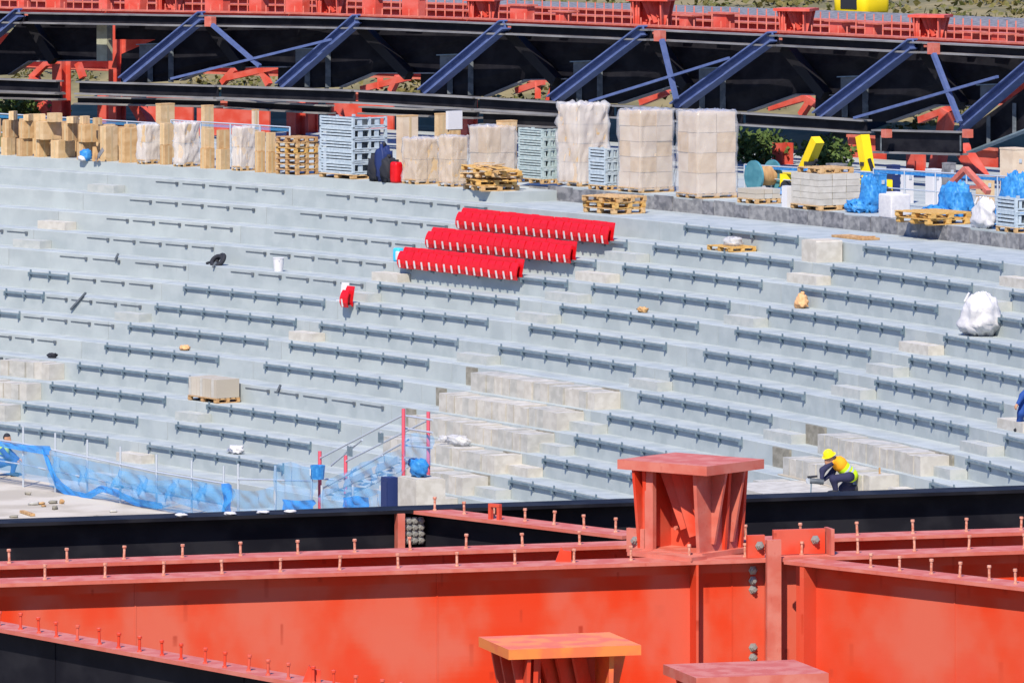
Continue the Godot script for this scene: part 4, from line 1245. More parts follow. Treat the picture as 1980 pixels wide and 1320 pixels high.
# ---------- loose things on the terrace ----------
func stand_goods():
	# pallet of slabs on the row below the bare strip
	var xf = spot(10, 413, .40)
	blocks_pallet(xf, Vector3(1.35, .62, .72), 10, 1, 1, M.sandy, "pallet of upright pale slabs standing on a terrace row", M.wood_b)
	xf = spot(1, 1590, .42)
	var cb = thing("concrete_block", "large beige concrete block standing alone on an upper row", "block", xf)
	put(plate([Vector2(-.36, 0), Vector2(.36, 0), Vector2(.36, .50), Vector2(.34, .53), Vector2(-.34, .53), Vector2(-.36, .50)], .74), "body", M.block, cb)
	bx(cb, "top_screed", M.sandy, Vector3(0, .535, 0), Vector3(.6, .01, .66))
	var pt = pallet(spot(1, 1415, .40), M.wood_yellow, "lone wooden pallet lying on an upper terrace row", "", Vector3(1.1, .13, .75))
	var fs = thing("film_scrap", "scrap of clear plastic film on the lone pallet", "plastic film", spot(1, 1418, .4, .13))
	put(blob(Vector3(.5, .22, .4), .7, .3, 51), "film", M.film_thick, fs)
	var bd = thing("wooden_board", "thin reddish board lying on the top row beside the beige block", "board", spot(0, 1655, .9))
	bx(bd, "board", M.wood_b, Vector3(0, .03, 0), Vector3(1.5, .05, .5))
	bx(bd, "batten", M.wood_b, Vector3(.5, .07, 0), Vector3(.08, .03, .5))
	# big white builder's sack
	sack("large slumped white builders sack lying across two terrace rows", spot(3, 1893, .55), Vector3(1.3, .95, 1.0), 61)
	var s2 = spot(3, 1906, .62, .55)
	var sk = thing("sack_liner", "crumpled white liner bunched on top of the slumped sack", "liner", s2)
	put(slump(Vector3(.62, .55, .5), .45, .1, .16, 62, 2.0), "bunched_liner", M.bag_white, sk, Transform3D(Basis.from_euler(Vector3(0, 0, .25)), Vector3(.0, -.1, 0)))
	put(slump(Vector3(.5, .3, .4), .3, -.1, .16, 63, 2.0), "loose_fold", M.bag_white, sk, Transform3D(Basis.IDENTITY, Vector3(-.35, -.12, .1)))
	# orange sack
	var os = thing("orange_sack", "slumped orange paper sack leaning on a terrace riser", "sack", spot(3, 1549, .55))
	put(slump(Vector3(.5, .36, .36), .5, .15, .12, 64), "body", M.bag_orange, os)
	put(blob(Vector3(.10, .10, .10), .8, .2, 65), "tied_neck", M.bag_orange, os, Transform3D(Basis.IDENTITY, Vector3(.07, .31, -.01)))
	# white sheets
	for v in [[4, 538, 20, 26, "upright white bucket standing on a row above the anchor strip"], [5, 666, 16, 32, "white sheet standing beside the single red seat"]]:
		var q = spot(v[0], v[1], .25)
		var z = -q.origin.z
		var t = thing("white_bucket" if v[1] == 538 else "white_sheet", v[4], "bucket" if v[1] == 538 else "sheet", q)
		if v[1] == 538:
			put(lathe([Vector2(.001, 0), Vector2(.12, 0), Vector2(.15, .34), Vector2(.16, .345), Vector2(.16, .365), Vector2(.001, .365)], 18), "bucket_body", M.white, t)
			rod(t, "handle", M.galv, Vector3(-.15, .3, .08), Vector3(.15, .3, .08), .008, false)
		else:
			bx(t, "sheet", M.white, Vector3(0, .24, 0), Vector3(.34, .48, .02), Basis.from_euler(Vector3(-.15, 0, .03)))
			bx(t, "foot", M.white, Vector3(0, .01, .08), Vector3(.34, .02, .16))
	var cy = thing("cyan_container", "small cyan and white container at the end of the lowest red row", "container", spot(3, 770, .2))
	put(blob(Vector3(.26, .36, .2), .3, .01, 66), "body", M.cyan, cy)
	put(blob(Vector3(.14, .24, .06), .3, .01, 67), "white_label", M.white, cy, Transform3D(Basis.IDENTITY, Vector3(.1, .04, .09)))
	# coil of black hose
	var co = thing("hose_coil", "coil of black hose leaning on a terrace riser", "hose", spot(4, 424, .35))
	var tor = TorusMesh.new()
	tor.inner_radius = .10
	tor.outer_radius = .22
	tor.rings = 24
	tor.ring_segments = 10
	put(tor, "coil", M.hole, co, Transform3D(Basis.from_euler(Vector3(1.0, 0, .1)), Vector3(.03, .14, 0)))
	put(tor, "coil", M.hole, co, Transform3D(Basis.from_euler(Vector3(.85, .2, -.1)), Vector3(.0, .12, .08)))
	rod(co, "hose_end", M.hole, Vector3(-.2, .1, .05), Vector3(-.46, .03, .1), .035, false)
	# crumbs of material
	for v in [[8, 357, "bag_orange", "crumpled orange plastic scrap on a terrace row"], [9, 100, "hole", "flat black rubber scrap on a terrace row beside an aisle block"], [4, 1243, "wood_b", "tiny dark tool lying on a row right of the red seats"], [12, 455, "bag_white", "pale green and white plastic bag lying under a seat rail"]]:
		var q = spot(v[0], v[1], .4)
		var t = thing("scrap", v[3].replace("right of", "beside"), "scrap", q)
		var sc = 1.0 if v[1] != 455 else 1.5
		put(blob(Vector3(.34, .14, .22) * sc, .8, .35, v[1], 18, 10, 3.0), "crumpled_part", M[v[2]], t)
		put(blob(Vector3(.16, .12, .14) * sc, .8, .35, v[1] + 3, 14, 8, 3.0), "loose_corner", M.leaf if v[1] == 455 else M[v[2]], t, Transform3D(Basis.IDENTITY, Vector3(-.16 * sc, 0, -.05)))
	# plastic heap on the pale blocks
	var ph = thing("plastic_heap", "white crumpled plastic on the pale block courses", "plastic", spot(11, 885, .55, .47))
	put(blob(Vector3(1.0, .22, .4), .8, .35, 71, 24, 10, 3.0), "sheet", M.film_thick, ph)
	put(blob(Vector3(.4, .18, .3), .8, .35, 72, 18, 10, 3.0), "fold", M.film_thick, ph, Transform3D(Basis.IDENTITY, Vector3(-.5, 0, .1)))
	# spirit level leaning near the worker
	var sl = thing("steel_square", "thin dark steel square leaning on the pale blocks behind the worker", "square", spot(9, 1698, .60))
	bx(sl, "upright", M.wood_b, Vector3(.1, .28, 0), Vector3(.04, .56, .03))
	bx(sl, "foot", M.wood_b, Vector3(-.25, .02, 0), Vector3(.7, .04, .03))
	for v in [[1716, .2], [1735, -.3]]:
		var b = thing("plank_offcut", "brown plank offcut lying beside the kneeling worker", "plank", spot(9, v[0], -.25 + v[1] * .2).rotated_local(Vector3.UP, v[1]), "plank offcuts beside the worker")
		bx(b, "plank", M.wood_b, Vector3(0, .03, 0), Vector3(.8, .05, .14))
	# platform where the worker kneels
	var pf = thing("landing_slab", "flat pale landing slab in the terrace where the worker kneels", "slab")
	var r = riser(10)
	put(arc_solid(phi(1545, r), phi(1800, r), [[r - 1.9, tread(9) - .004], [r + .05, tread(9) - .004], [r + .05, tread(9) + 4.5], [r - 1.9, tread(9) + 4.5]]), "slab", M.block_b, pf)
	put(arc_solid(phi(1500, r), phi(1640, r), [[r + .05, tread(9) - .03], [r + .5, tread(9) - .03], [r + .5, tread(9) - .004], [r + .05, tread(9) - .004]]), "screed_strip", M.sandy, pf)

# ---------- walkway with netting below the terrace ----------
const WH := 18.92
func wspot(x, r): return bowl(r, phi(x, r), WH)
func net_sheet(t, called, m, tops, bots, r, wob, n = 40, rows = 8):
	var st = SurfaceTool.new()
	st.begin(Mesh.PRIMITIVE_TRIANGLES)
	var g = []
	for i in n + 1:
		var x = lerp(float(tops[0][0]), float(tops[-1][0]), float(i) / n)
		var a = cyl(x, pl(x, tops), r); var b = cyl(x, pl(x, bots), r)
		var col = []
		for j in rows + 1:
			var f = float(j) / rows
			var q = a.lerp(b, f)
			var p = phi(x, r)
			q += Vector3(-sin(p), 0, cos(p)) * wob * (sin(x * .11 + f * 4.0) * .6 + sin(x * .27 - f * 7.0) * .4) * sin(PI * min(f + .15, 1.0))
			col.append(q)
		g.append(col)
	st.set_smooth_group(0)
	for i in n:
		for j in rows:
			for q in [g[i][j], g[i + 1][j], g[i + 1][j + 1], g[i][j], g[i + 1][j + 1], g[i][j + 1]]: st.add_vertex(q)
	st.generate_normals()
	return put(st.commit(), called, m, t, Transform3D.IDENTITY, true)
func lower_walk():
	var w = thing("walkway_slab", "sandy concrete walkway below the terrace behind the black girder", "walkway")
	put(arc_solid(deg_to_rad(44), deg_to_rad(60.2), [[104.0, WH], [riser(15) + .4, WH], [riser(15) + .4, 29.9], [104.0, 29.9]]), "slab", M.sandy, w)
	var r = 117.8
	var t = thing("net_fence", "site fence of thin posts with sagging blue debris netting", "fence", Transform3D(face(phi(250, r)), wspot(250, r)))
	var tops = [[-30, 846], [45, 858], [170, 884], [300, 912], [440, 936], [620, 946]]
	for x in [-20, 44, 106, 168, 232, 302, 370, 432]:
		var b = wspot(x, r)
		var z = -b.z
		rod(t, "post", M.galv, b, Vector3(b.x, CAM - (pl(x, tops) - 34 - YH) * z / F, b.z), .026)
	for i in tops.size() - 2:
		rod(t, "top_rail", M.galv, cyl(tops[i][0], tops[i][1], r), cyl(tops[i + 1][0], tops[i + 1][1], r), .022)
	var lowr = [[-30, 905], [45, 925], [100, 934], [140, 962], [165, 966], [195, 948], [225, 958], [262, 974], [310, 970], [330, 968], [385, 986], [445, 990]]
	net_sheet(t, "net", M.net, [[-30, 852], [45, 864], [92, 868], [170, 890], [300, 917], [445, 940]], lowr, r - .04, .10, 60, 10)
	net_sheet(t, "net", M.net, [[95, 880], [170, 905], [250, 935], [330, 940], [445, 946]], [[95, 940], [170, 962], [250, 968], [330, 990], [445, 1000]], r - .12, .22, 60, 10)
	net_sheet(t, "net", M.net, [[230, 905], [300, 930], [350, 925], [445, 944]], [[230, 962], [300, 985], [350, 975], [445, 1004]], r - .2, .28, 40, 10)
	for i in tops.size() - 2:
		rod(t, "mid_rail", M.galv, cyl(tops[i][0], tops[i][1] + 40, r), cyl(tops[i + 1][0], tops[i + 1][1] + 40, r), .018)
	net_sheet(t, "bunched_net", M.net_thick, [[80, 862], [90, 880], [108, 922], [140, 948], [165, 954], [195, 938], [225, 946], [262, 964], [312, 972]], [[80, 870], [90, 902], [108, 944], [140, 968], [165, 971], [195, 950], [225, 960], [262, 978], [312, 984]], r - .08, .06, 50, 4)
	net_sheet(t, "bunched_net", M.net_thick, [[-30, 848], [45, 860], [95, 862]], [[-30, 858], [45, 872], [95, 880]], r - .08, .05, 20, 3)
	net_sheet(t, "bunched_net", M.net_thick, [[428, 935], [440, 934], [447, 938]], [[428, 1000], [440, 1004], [447, 1000]], r - .08, .08, 8, 6)
	net_sheet(t, "net", M.net, [[447, 944], [490, 950], [530, 940]], [[447, 1000], [490, 985], [530, 1000]], r - .05, .12, 20, 8)
	# second net beside the scaffold
	var t2 = thing("net_screen", "cyan netting screen hung between thin posts beside the scaffold stair", "net screen", Transform3D(face(phi(560, r)), wspot(560, r)))
	for x in [460, 532, 602]:
		var b = wspot(x, r)
		rod(t2, "post", M.galv, b, Vector3(b.x, CAM - (900 + (x - 532) * .05 - YH) * -b.z / F, b.z), .03)
	rod(t2, "rail", M.galv, cyl(460, 926, r), cyl(602, 930, r), .022)
	net_sheet(t2, "net", M.net, [[530, 898], [560, 892], [606, 906]], [[530, 988], [560, 994], [606, 996]], r - .06, .12, 30, 10)
	net_sheet(t2, "bunched_net", M.net_thick, [[545, 965], [575, 968], [606, 966]], [[545, 985], [575, 988], [606, 986]], r - .12, .08, 16, 3)
	var t3 = thing("net_screen", "blue netting screen around the foot of the scaffold stair", "net screen", Transform3D(face(phi(690, r)), wspot(690, r)))
	for x in [622, 682, 735]:
		var b = wspot(x, r)
		rod(t3, "post", M.galv, b, Vector3(b.x, CAM - (938 - YH) * -b.z / F, b.z), .03)
	net_sheet(t3, "net", M.net, [[620, 946], [680, 940], [745, 950]], [[620, 990], [680, 996], [745, 1000]], r - .06, .12, 30, 6)
	net_sheet(t3, "bunched_net", M.net_thick, [[662, 962], [690, 958], [712, 962]], [[662, 980], [690, 982], [712, 984]], r - .1, .08, 12, 3)
	net_sheet(t3, "net", M.net, [[640, 925], [700, 895], [775, 868]], [[640, 968], [700, 965], [775, 940]], r + .2, .2, 30, 8)
	net_sheet(t3, "net", M.net, [[780, 840], [805, 836], [834, 842]], [[780, 890], [805, 905], [834, 900]], r + .2, .12, 16, 8)
	# scaffold stair with pink posts
	var s = thing("scaffold_stair", "scaffold stair with pink posts rising to the pale blocks", "scaffold", Transform3D(face(phi(720, r)), wspot(720, r)))
	var rs = r + .3
	for v in [[618, 872, 0.0], [668, 880, .5], [780, 790, 0.0], [828, 796, .5]]:
		var b = wspot(v[0], rs + v[2])
		rod(s, "post", M.pink_post, b, Vector3(b.x, CAM - (v[1] - YH) * -b.z / F, b.z), .045)
	for v in [[618, 886, 780, 802, 0.0], [668, 892, 828, 812, .5], [668, 918, 790, 850, .3], [618, 925, 668, 930, .2], [780, 803, 836, 812, .2], [780, 828, 836, 836, .2], [776, 860, 836, 866, .2], [622, 945, 740, 880, .2], [640, 900, 700, 850, .1]]:
		rod(s, "guard_rail", M.galv, cyl(v[0], v[1], rs + v[4]), cyl(v[2], v[3], rs + v[4]), .024)
	for i in 9:
		var f = i / 8.0
		beam(s, "stair_tread", M.galv, cyl(lerp(628.0, 785.0, f), lerp(955.0, 885.0, f), rs), cyl(lerp(668.0, 822.0, f), lerp(958.0, 888.0, f), rs + .5), .22, .04)
	for v in [[668, 955, 800, 892]]:
		beam(s, "stringer", M.galv, cyl(v[0], v[1], rs + .5), cyl(v[2], v[3], rs + .5), .05, .16)
		beam(s, "stringer", M.galv, cyl(v[0] - 42, v[1] - 2, rs), cyl(v[2] - 30, v[3] - 4, rs), .05, .16)
	# plastic sign plates on the guard rail
	for v in [[736, 846, "grey plate hung on the guard rail of the scaffold stair"], [676, 872, "second grey plate low on the scaffold guard rail"]]:
		var o = thing("grey_plate", v[2], "plate", Transform3D(face(phi(v[0], rs)), cyl(v[0], v[1], rs - .1)))
		bx(o, "plate", M.steel, Vector3.ZERO, Vector3(.26, .24, .02))
		bx(o, "hook", M.galv, Vector3(0, .13, .0), Vector3(.05, .05, .03))
	var bl = thing("blue_tub", "blue plastic tub hung on the pink scaffold post", "tub", Transform3D(face(phi(614, rs)), cyl(614, 926, rs - .2)))
	put(lathe([Vector2(.001, 0), Vector2(.15, 0), Vector2(.18, .33), Vector2(.16, .33), Vector2(.14, .03), Vector2(.001, .03)], 16), "tub_body", M.tarp, bl)
	bx(bl, "white_label", M.white, Vector3(-.1, .17, .14), Vector3(.14, .16, .02), Basis.from_euler(Vector3(0, -.6, 0)))
	# concrete cube with the box and the blue bag
	var cu = thing("concrete_plinth", "square pale concrete plinth at the foot of the block courses", "plinth", Transform3D(face(phi(815, r)), wspot(815, r)))
	var hp = CAM - (924 - YH) * -cu.position.z / F - cu.position.y
	put(plate([Vector2(-.5, 0), Vector2(.5, 0), Vector2(.5, hp), Vector2(-.5, hp)], .75), "body", M.block, cu)
	bx(cu, "cap", M.block_b, Vector3(0, hp + .012, 0), Vector3(.94, .024, .69))
	var gb = thing("blue_sack", "crumpled dark blue sack hanging over the concrete plinth", "sack", Transform3D(face(phi(812, r)), cu.position + Vector3(-.05, hp + .024, 0)))
	put(blob(Vector3(.5, .42, .36), .7, .25, 81), "body", M.tarp, gb)
	put(blob(Vector3(.24, .2, .2), .7, .25, 82), "loose_fold", M.navy, gb, Transform3D(Basis.IDENTITY, Vector3(-.25, .22, .05)))
	var nb = thing("navy_cabinet", "dark navy metal cabinet beside the concrete plinth", "cabinet", Transform3D(face(phi(754, r - .4)), wspot(754, r - .4)))
	var hn = CAM - (922 - YH) * -nb.position.z / F - nb.position.y
	bx(nb, "body", M.navy, Vector3(0, hn / 2, 0), Vector3(.36, hn, .3))
	bx(nb, "door", M.navy, Vector3(0, hn / 2, .158), Vector3(.32, hn * .9, .012))
	bx(nb, "handle", M.galv, Vector3(.1, hn * .55, .17), Vector3(.03, .1, .015))
	# thin posts on the plinth side
	for x in [787, 810, 846]:
		var b = wspot(x, r - 2.2)
		var o = thing("steel_pin", "short rusty steel pin standing before the concrete plinth", "pin", Transform3D(Basis.IDENTITY, b), "steel pins before the plinth")
		rod(o, "shank", M.wood_b, b, b + Vector3(0, .34, 0), .022)
		put(box_mesh(Vector3(.07, .05, .07)), "head", M.wood_b, o, Transform3D(Basis.IDENTITY, b + Vector3(0, .36, 0)), true)
	# debris on the walkway
	for v in [[15, 112.0, .5, "wood_yellow", "stack of yellow timber offcuts on the sandy walkway"], [52, 114.5, -.2, "wood_b", "long grey brown plank lying on the sandy walkway"]]:
		var o = thing("timber_offcut", v[3 + 1], "timber", Transform3D(face(phi(v[0], v[1])), wspot(v[0], v[1])))
		for i in (4 if v[0] == 15 else 1):
			bx(o, "plank", M[v[3]], Vector3(i * .05, .04 + i * .07, i * .06), Vector3(.9, .06, .12), Basis.from_euler(Vector3(0, v[2] + i * .1, 0)))
	for k in 26:
		var o = thing("rubble_chunk", "small chunk of rubble lying on the sandy walkway", "rubble", Transform3D(Basis.from_euler(Vector3(0, rng.randf() * TAU, 0)), wspot(rng.randf_range(-10, 330), rng.randf_range(111.0, 117.0))), "rubble on the walkway")
		put(blob(Vector3(rng.randf_range(.08, .3), rng.randf_range(.05, .12), rng.randf_range(.08, .22)), .6, .3, 300 + k, 10, 6, 2.5), "chunk", [M.block_c, M.block_dark, M.wood_b][k % 3], o)
	# dropped white rags along the black girder
	for x in [350, 445, 508, 560]:
		var o = thing("white_rag", "scrap of white rag caught on the black girder top", "rag", Transform3D(Basis.IDENTITY, lev(x, pl(x, [[-150, 1015], [2200, 937]]), LV - .02)), "white rags on the black girder")
		put(blob(Vector3(.12, .03, .1), .8, .3, x, 12, 8), "rag", M.bag_white, o)

# ---------- people ----------
# bones: [a, b, ra, rb]; one smooth surface through all of them
func flesh(bones, cell, k = 42.0, pad = .07):
	var lo = Vector3.INF; var hi = -Vector3.INF
	for b in bones:
		for e in [[b[0], b[2]], [b[1], b[3]]]:
			lo = lo.min(e[0] - Vector3.ONE * (e[1] + pad))
			hi = hi.max(e[0] + Vector3.ONE * (e[1] + pad))
	var n = ((hi - lo) / cell).ceil()
	var nx = int(n.x) + 1; var ny = int(n.y) + 1; var nz = int(n.z) + 1
	var f = PackedFloat32Array()
	f.resize(nx * ny * nz)
	for b in bones:
		var r = max(b[2], b[3]) + pad
		var l = ((b[0].min(b[1]) - Vector3.ONE * r - lo) / cell).floor()
		var h = ((b[0].max(b[1]) + Vector3.ONE * r - lo) / cell).ceil()
		var ab = b[1] - b[0]
		var dd = max(ab.length_squared(), 1e-9)
		for iz in range(max(0, int(l.z)), min(nz, int(h.z) + 1)):
			for iy in range(max(0, int(l.y)), min(ny, int(h.y) + 1)):
				for ix in range(max(0, int(l.x)), min(nx, int(h.x) + 1)):
					var q = lo + Vector3(ix, iy, iz) * cell
					var t = clampf((q - b[0]).dot(ab) / dd, 0, 1)
					var d = q.distance_to(b[0] + ab * t) - lerpf(b[2], b[3], t)
					if d < pad: f[(iz * ny + iy) * nx + ix] += exp(-k * d)
	# surface nets: inside where f > 1
	var vid = {}
	var verts = []
	for iz in nz - 1:
		for iy in ny - 1:
			for ix in nx - 1:
				var i0 = (iz * ny + iy) * nx + ix
				var c = [i0, i0 + 1, i0 + nx, i0 + nx + 1, i0 + nx * ny, i0 + nx * ny + 1, i0 + nx * ny + nx, i0 + nx * ny + nx + 1]
				var ins = 0
				for q in c:
					if f[q] > 1.0: ins += 1
				if ins == 0 or ins == 8: continue
				var s = Vector3.ZERO; var m = 0
				for e in [[0, 1], [2, 3], [4, 5], [6, 7], [0, 2], [1, 3], [4, 6], [5, 7], [0, 4], [1, 5], [2, 6], [3, 7]]:
					var fa = f[c[e[0]]]; var fb = f[c[e[1]]]
					if (fa > 1.0) == (fb > 1.0): continue
					var la = log(max(fa, 1e-4)); var lb = log(max(fb, 1e-4))
					var t = la / (la - lb)
					s += Vector3(e[0] & 1, (e[0] >> 1) & 1, e[0] >> 2).lerp(Vector3(e[1] & 1, (e[1] >> 1) & 1, e[1] >> 2), t)
					m += 1
				vid[i0] = verts.size()
				verts.append(lo + (Vector3(ix, iy, iz) + s / m) * cell)
	var st = SurfaceTool.new()
	st.begin(Mesh.PRIMITIVE_TRIANGLES)
	st.set_smooth_group(0)
	var sl = nx * ny
	for i0 in vid:
		var here = f[i0] > 1.0
		for e in [[1, nx, sl], [nx, sl, 1], [sl, 1, nx]]:
			var j = i0 + e[0]
			if j >= f.size() or (f[j] > 1.0) == here: continue
			var q = [i0, i0 - e[1], i0 - e[1] - e[2], i0 - e[2]]
			var ok = true
			for z in q: ok = ok and vid.has(z)
			if not ok: continue
			var v = [verts[vid[q[0]]], verts[vid[q[1]]], verts[vid[q[2]]], verts[vid[q[3]]]]
			if here: v.reverse()
			for z in [0, 1, 2, 0, 2, 3]: st.add_vertex(v[z])
	st.generate_normals()
	return st.commit()
func hand_bones(w, d, side):
	# palm at w pointing along d, five curled fingers
	d = d.normalized()
	var x = d.cross(Vector3.UP)
	if x.length() < .1: x = Vector3.RIGHT
	x = x.normalized()
	var dn = d.cross(x).normalized()
	if dn.y > 0: dn = -dn
	var o = [[w, w + d * .075, .030, .034]]
	var len = [.072, .082, .076, .06]
	for i in 4:
		var b = w + d * .08 + x * (i - 1.5) * .021
		var m = b + d * len[i] * .5 + dn * .012
		o.append([b, m, .0095, .009])
		o.append([m, m + d * len[i] * .22 + dn * len[i] * .4, .009, .008])
	var tb = w + d * .02 + x * side * .034
	o.append([tb, tb + d * .04 + x * side * .022 + dn * .01, .011, .010])
	o.append([tb + d * .04 + x * side * .022 + dn * .01, tb + d * .07 + x * side * .012 + dn * .03, .010, .008])
	return o
func person(label, xf, j, look, sleeve, torso, lower, helmet, skin_m, vest = null, glove = null):
	var t = thing("person", label, "person", xf)
	var sp = (j.neck - j.pelvis).normalized()
	var head_c = j.head
	var hd = [[head_c + Vector3(0, .03, 0), head_c - Vector3(0, .055, 0) + look * .025, .088, .066], [j.neck, head_c - Vector3(0, .05, 0), .055, .058],
		[head_c + look * .085 - Vector3(0, .0, 0), head_c + look * .108 - Vector3(0, .03, 0), .011, .017], [head_c + look * .07 - Vector3(0, .09, 0), head_c + look * .085 - Vector3(0, .085, 0), .024, .02]]
	var side = look.cross(Vector3.UP).normalized()
	for s in [-1, 1]:
		hd.append([head_c + side * s * .088 + Vector3(0, .0, 0), head_c + side * s * .092 - Vector3(0, .035, 0), .014, .010])
	var body = hd.duplicate()
	body.append([j.chest, j.pelvis, .12, .12])
	body.append([j.neck, j.chest, .06, .11])
	for s in [0, 1]:
		body.append([j.chest, j.shoulder[s], .09, .055])
		body.append([j.shoulder[s], j.elbow[s], .05, .040])
		body.append([j.elbow[s], j.wrist[s], .040, .028])
		body.append([j.pelvis, j.hip[s], .11, .085])
		body.append([j.hip[s], j.knee[s], .080, .056])
		body.append([j.knee[s], j.ankle[s], .055, .040])
	put(flesh(body, .017), "body", skin_m, t)
	var top = [[j.neck - sp * .03, j.chest, .085, .145], [j.chest, j.pelvis, .148, .142]]
	for s in [0, 1]: top.append([j.chest, j.shoulder[s], .115, .078])
	put(flesh(top, .018), "jacket", torso, t)
	for s in [0, 1]:
		put(flesh([[j.shoulder[s], j.elbow[s], .076, .060], [j.elbow[s], j.wrist[s], .060, .046]], .016), "sleeve", sleeve, t)
		put(flesh([[j.pelvis, j.hip[s], .135, .110], [j.hip[s], j.knee[s], .106, .078], [j.knee[s], j.ankle[s] + (j.knee[s] - j.ankle[s]).normalized() * .03, .078, .062]], .018), "trouser_leg", lower, t)
		var toe = j.toe[s]
		put(flesh([[j.ankle[s], j.ankle[s] - Vector3(0, .03, 0), .052, .05], [j.ankle[s] - Vector3(0, .045, 0), toe, .044, .038]], .014), "boot", M.hole, t)
		put(flesh(hand_bones(j.wrist[s], j.hand[s], 1 if s == 0 else -1), .006, 160.0, .03), "hand", glove if glove else skin_m, t)
		put(flesh([[head_c + look * .079 + side * (s * 2 - 1) * .032 + Vector3(0, .006, 0), head_c + look * .082 + side * (s * 2 - 1) * .032 + Vector3(0, .006, 0), .0105, .0105]], .006, 160.0, .03), "eye", M.hole, t)
	put(flesh([[head_c + look * .083 + side * .022 - Vector3(0, .06, 0), head_c + look * .083 - side * .022 - Vector3(0, .06, 0), .008, .008]], .006, 160.0, .03), "mouth", M.seat_red, t)
	if vest:
		var vb = [[j.chest.lerp(j.pelvis, .25), j.pelvis, .156, .158]]
		put(flesh(vb, .018), "vest", vest, t)
		for fz in [.35, .7]:
			var cc = j.chest.lerp(j.pelvis, .25 + .75 * fz)
			put(drum_disc(.163, .045), "reflective_band", M.galv, t, Transform3D(Basis(sp.cross(Vector3.BACK).normalized(), sp, sp.cross(Vector3.BACK).normalized().cross(sp)), cc))
	if helmet == M.hole:
		put(flesh([[head_c + Vector3(0, .045, 0) - look * .012, head_c + Vector3(0, .02, 0) - look * .03, .094, .088]], .014), "hair", helmet, t)
	else:
		var hb = Basis(side, Vector3.UP, -look.slide(Vector3.UP).normalized())
		var tilt = Basis(side, -.45)
		put(lathe([Vector2(.165, 0), Vector2(.125, .012), Vector2(.12, .05), Vector2(.10, .10), Vector2(.06, .132), Vector2(.001, .142)], 20), "hard_hat", helmet, t, Transform3D(tilt * hb, head_c + Vector3(0, .022, 0)))
	return t
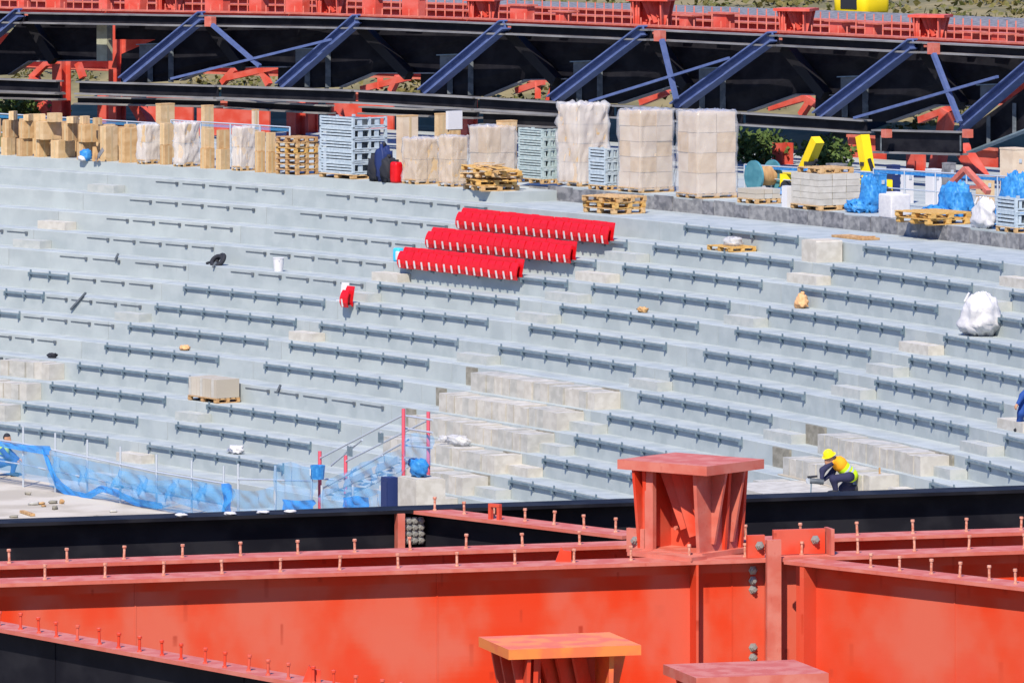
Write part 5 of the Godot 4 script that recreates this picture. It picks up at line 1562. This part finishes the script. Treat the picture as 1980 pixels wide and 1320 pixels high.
func people():
	plain("skin", lin(.42, .22, .13), .6)
	plain("orange_vis", lin(.85, .36, .01), .7)
	plain("lime_vis", lin(.50, .72, .01), .7)
	plain("navy_cloth", lin(.022, .024, .065), .85)
	plain("blue_cloth", lin(.015, .06, .26), .8)
	plain("hat_yellow", lin(.82, .66, .01), .35)
	plain("glove", lin(.34, .30, .26), .8)
	# kneeling worker on the landing slab; x to the right of the picture, z towards the camera
	var r = riser(10) - .35
	var p = phi(1620, r)
	var at = bowl(r, p, tread(9) - .004)
	var V = func(a, b, c): return Vector3(a, b, c)
	var j = {"head": V.call(-.20, .84, .20), "neck": V.call(-.08, .77, .09), "chest": V.call(.04, .66, .03), "pelvis": V.call(.30, .40, -.06),
		"shoulder": [V.call(-.12, .72, .20), V.call(.06, .74, -.16)], "elbow": [V.call(-.34, .54, .26), V.call(-.12, .46, .02)], "wrist": [V.call(-.36, .37, .30), V.call(-.30, .33, .16)],
		"hand": [V.call(-.3, -.5, .1), V.call(-.6, -.2, .2)], "hip": [V.call(.24, .38, .08), V.call(.34, .38, -.16)], "knee": [V.call(-.10, .34, .16), V.call(.12, .10, -.16)], "ankle": [V.call(-.04, .085, .10), V.call(.42, .12, -.14)],
		"toe": [V.call(-.20, .04, .16), V.call(.46, .04, -.14)]}
	person("kneeling worker with yellow hard hat and orange lime vest bent over a power tool", Transform3D(Basis.IDENTITY, at), j, Vector3(-.62, -.66, .42).normalized(), M.navy_cloth, M.orange_vis, M.navy_cloth, M.hat_yellow, M.skin, M.lime_vis, M.glove)
	var tool = thing("power_tool", "grey power cutter held by the kneeling worker", "power tool", Transform3D(Basis.IDENTITY, at + Vector3(-.48, 0, .36)))
	rod(tool, "motor_body", M.steel_dark, Vector3(-.14, .32, 0), Vector3(.16, .29, -.02), .06, false, 12)
	rod(tool, "handle", M.hole, Vector3(-.20, .40, .02), Vector3(.02, .42, 0), .024, false)
	rod(tool, "bit", M.steel, Vector3(-.11, .30, 0), Vector3(-.13, .0, .02), .016, false)
	put(drum_disc(.075, .03), "guard", M.galv, tool, Transform3D(Basis.from_euler(Vector3(PI / 2, .4, 0)), Vector3(-.16, .32, .0)))
	# worker sitting behind the netting
	r = 118.9
	at = wspot(6, r)
	j = {"head": V.call(.10, .98, .06), "neck": V.call(.04, .83, .02), "chest": V.call(-.02, .68, .0), "pelvis": V.call(-.10, .36, -.04),
		"shoulder": [V.call(-.06, .74, .18), V.call(.04, .74, -.18)], "elbow": [V.call(.12, .52, .24), V.call(.24, .52, -.14)], "wrist": [V.call(.32, .42, .16), V.call(.38, .44, -.04)],
		"hand": [V.call(.5, -.2, -.1), V.call(.5, -.2, .1)], "hip": [V.call(-.08, .34, .1), V.call(-.06, .34, -.12)], "knee": [V.call(.30, .40, .14), V.call(.30, .38, -.12)], "ankle": [V.call(.24, .085, .12), V.call(.22, .085, -.12)],
		"toe": [V.call(.38, .04, .14), V.call(.36, .04, -.14)]}
	person("dark haired worker in blue trousers and lime vest crouching beside the netting", Transform3D(Basis.IDENTITY, at), j, Vector3(.8, -.4, .4).normalized(), M.blue_cloth, M.lime_vis, M.blue_cloth, M.hole, M.skin, M.blue_cloth)
	# worker in blue stepping down the aisle at the edge of the picture
	var s = spot(6, 1978, .62)
	at = s.origin
	j = {"head": V.call(.42, 1.18, .12), "neck": V.call(.34, 1.06, .06), "chest": V.call(.28, .96, .02), "pelvis": V.call(.10, .74, -.04),
		"shoulder": [V.call(.16, 1.0, .18), V.call(.42, 1.0, -.12)], "elbow": [V.call(-.02, .80, .26), V.call(.50, .74, .0)], "wrist": [V.call(-.12, .64, .34), V.call(.42, .56, .12)],
		"hand": [V.call(-.4, -.5, .2), V.call(-.2, -.7, .2)], "hip": [V.call(.04, .72, .09), V.call(.14, .72, -.11)], "knee": [V.call(-.04, .42, .18), V.call(.26, .42, -.04)], "ankle": [V.call(-.10, .085, .04), V.call(.30, .085, -.16)],
		"toe": [V.call(-.17, .04, .14), V.call(.30, .04, -.04)]}
	person("stooping worker in blue clothes on the row beside an aisle", Transform3D(Basis.IDENTITY, at), j, Vector3(.3, -.7, .6).normalized(), M.blue_cloth, M.blue_cloth, M.blue_cloth, M.hole, M.skin)
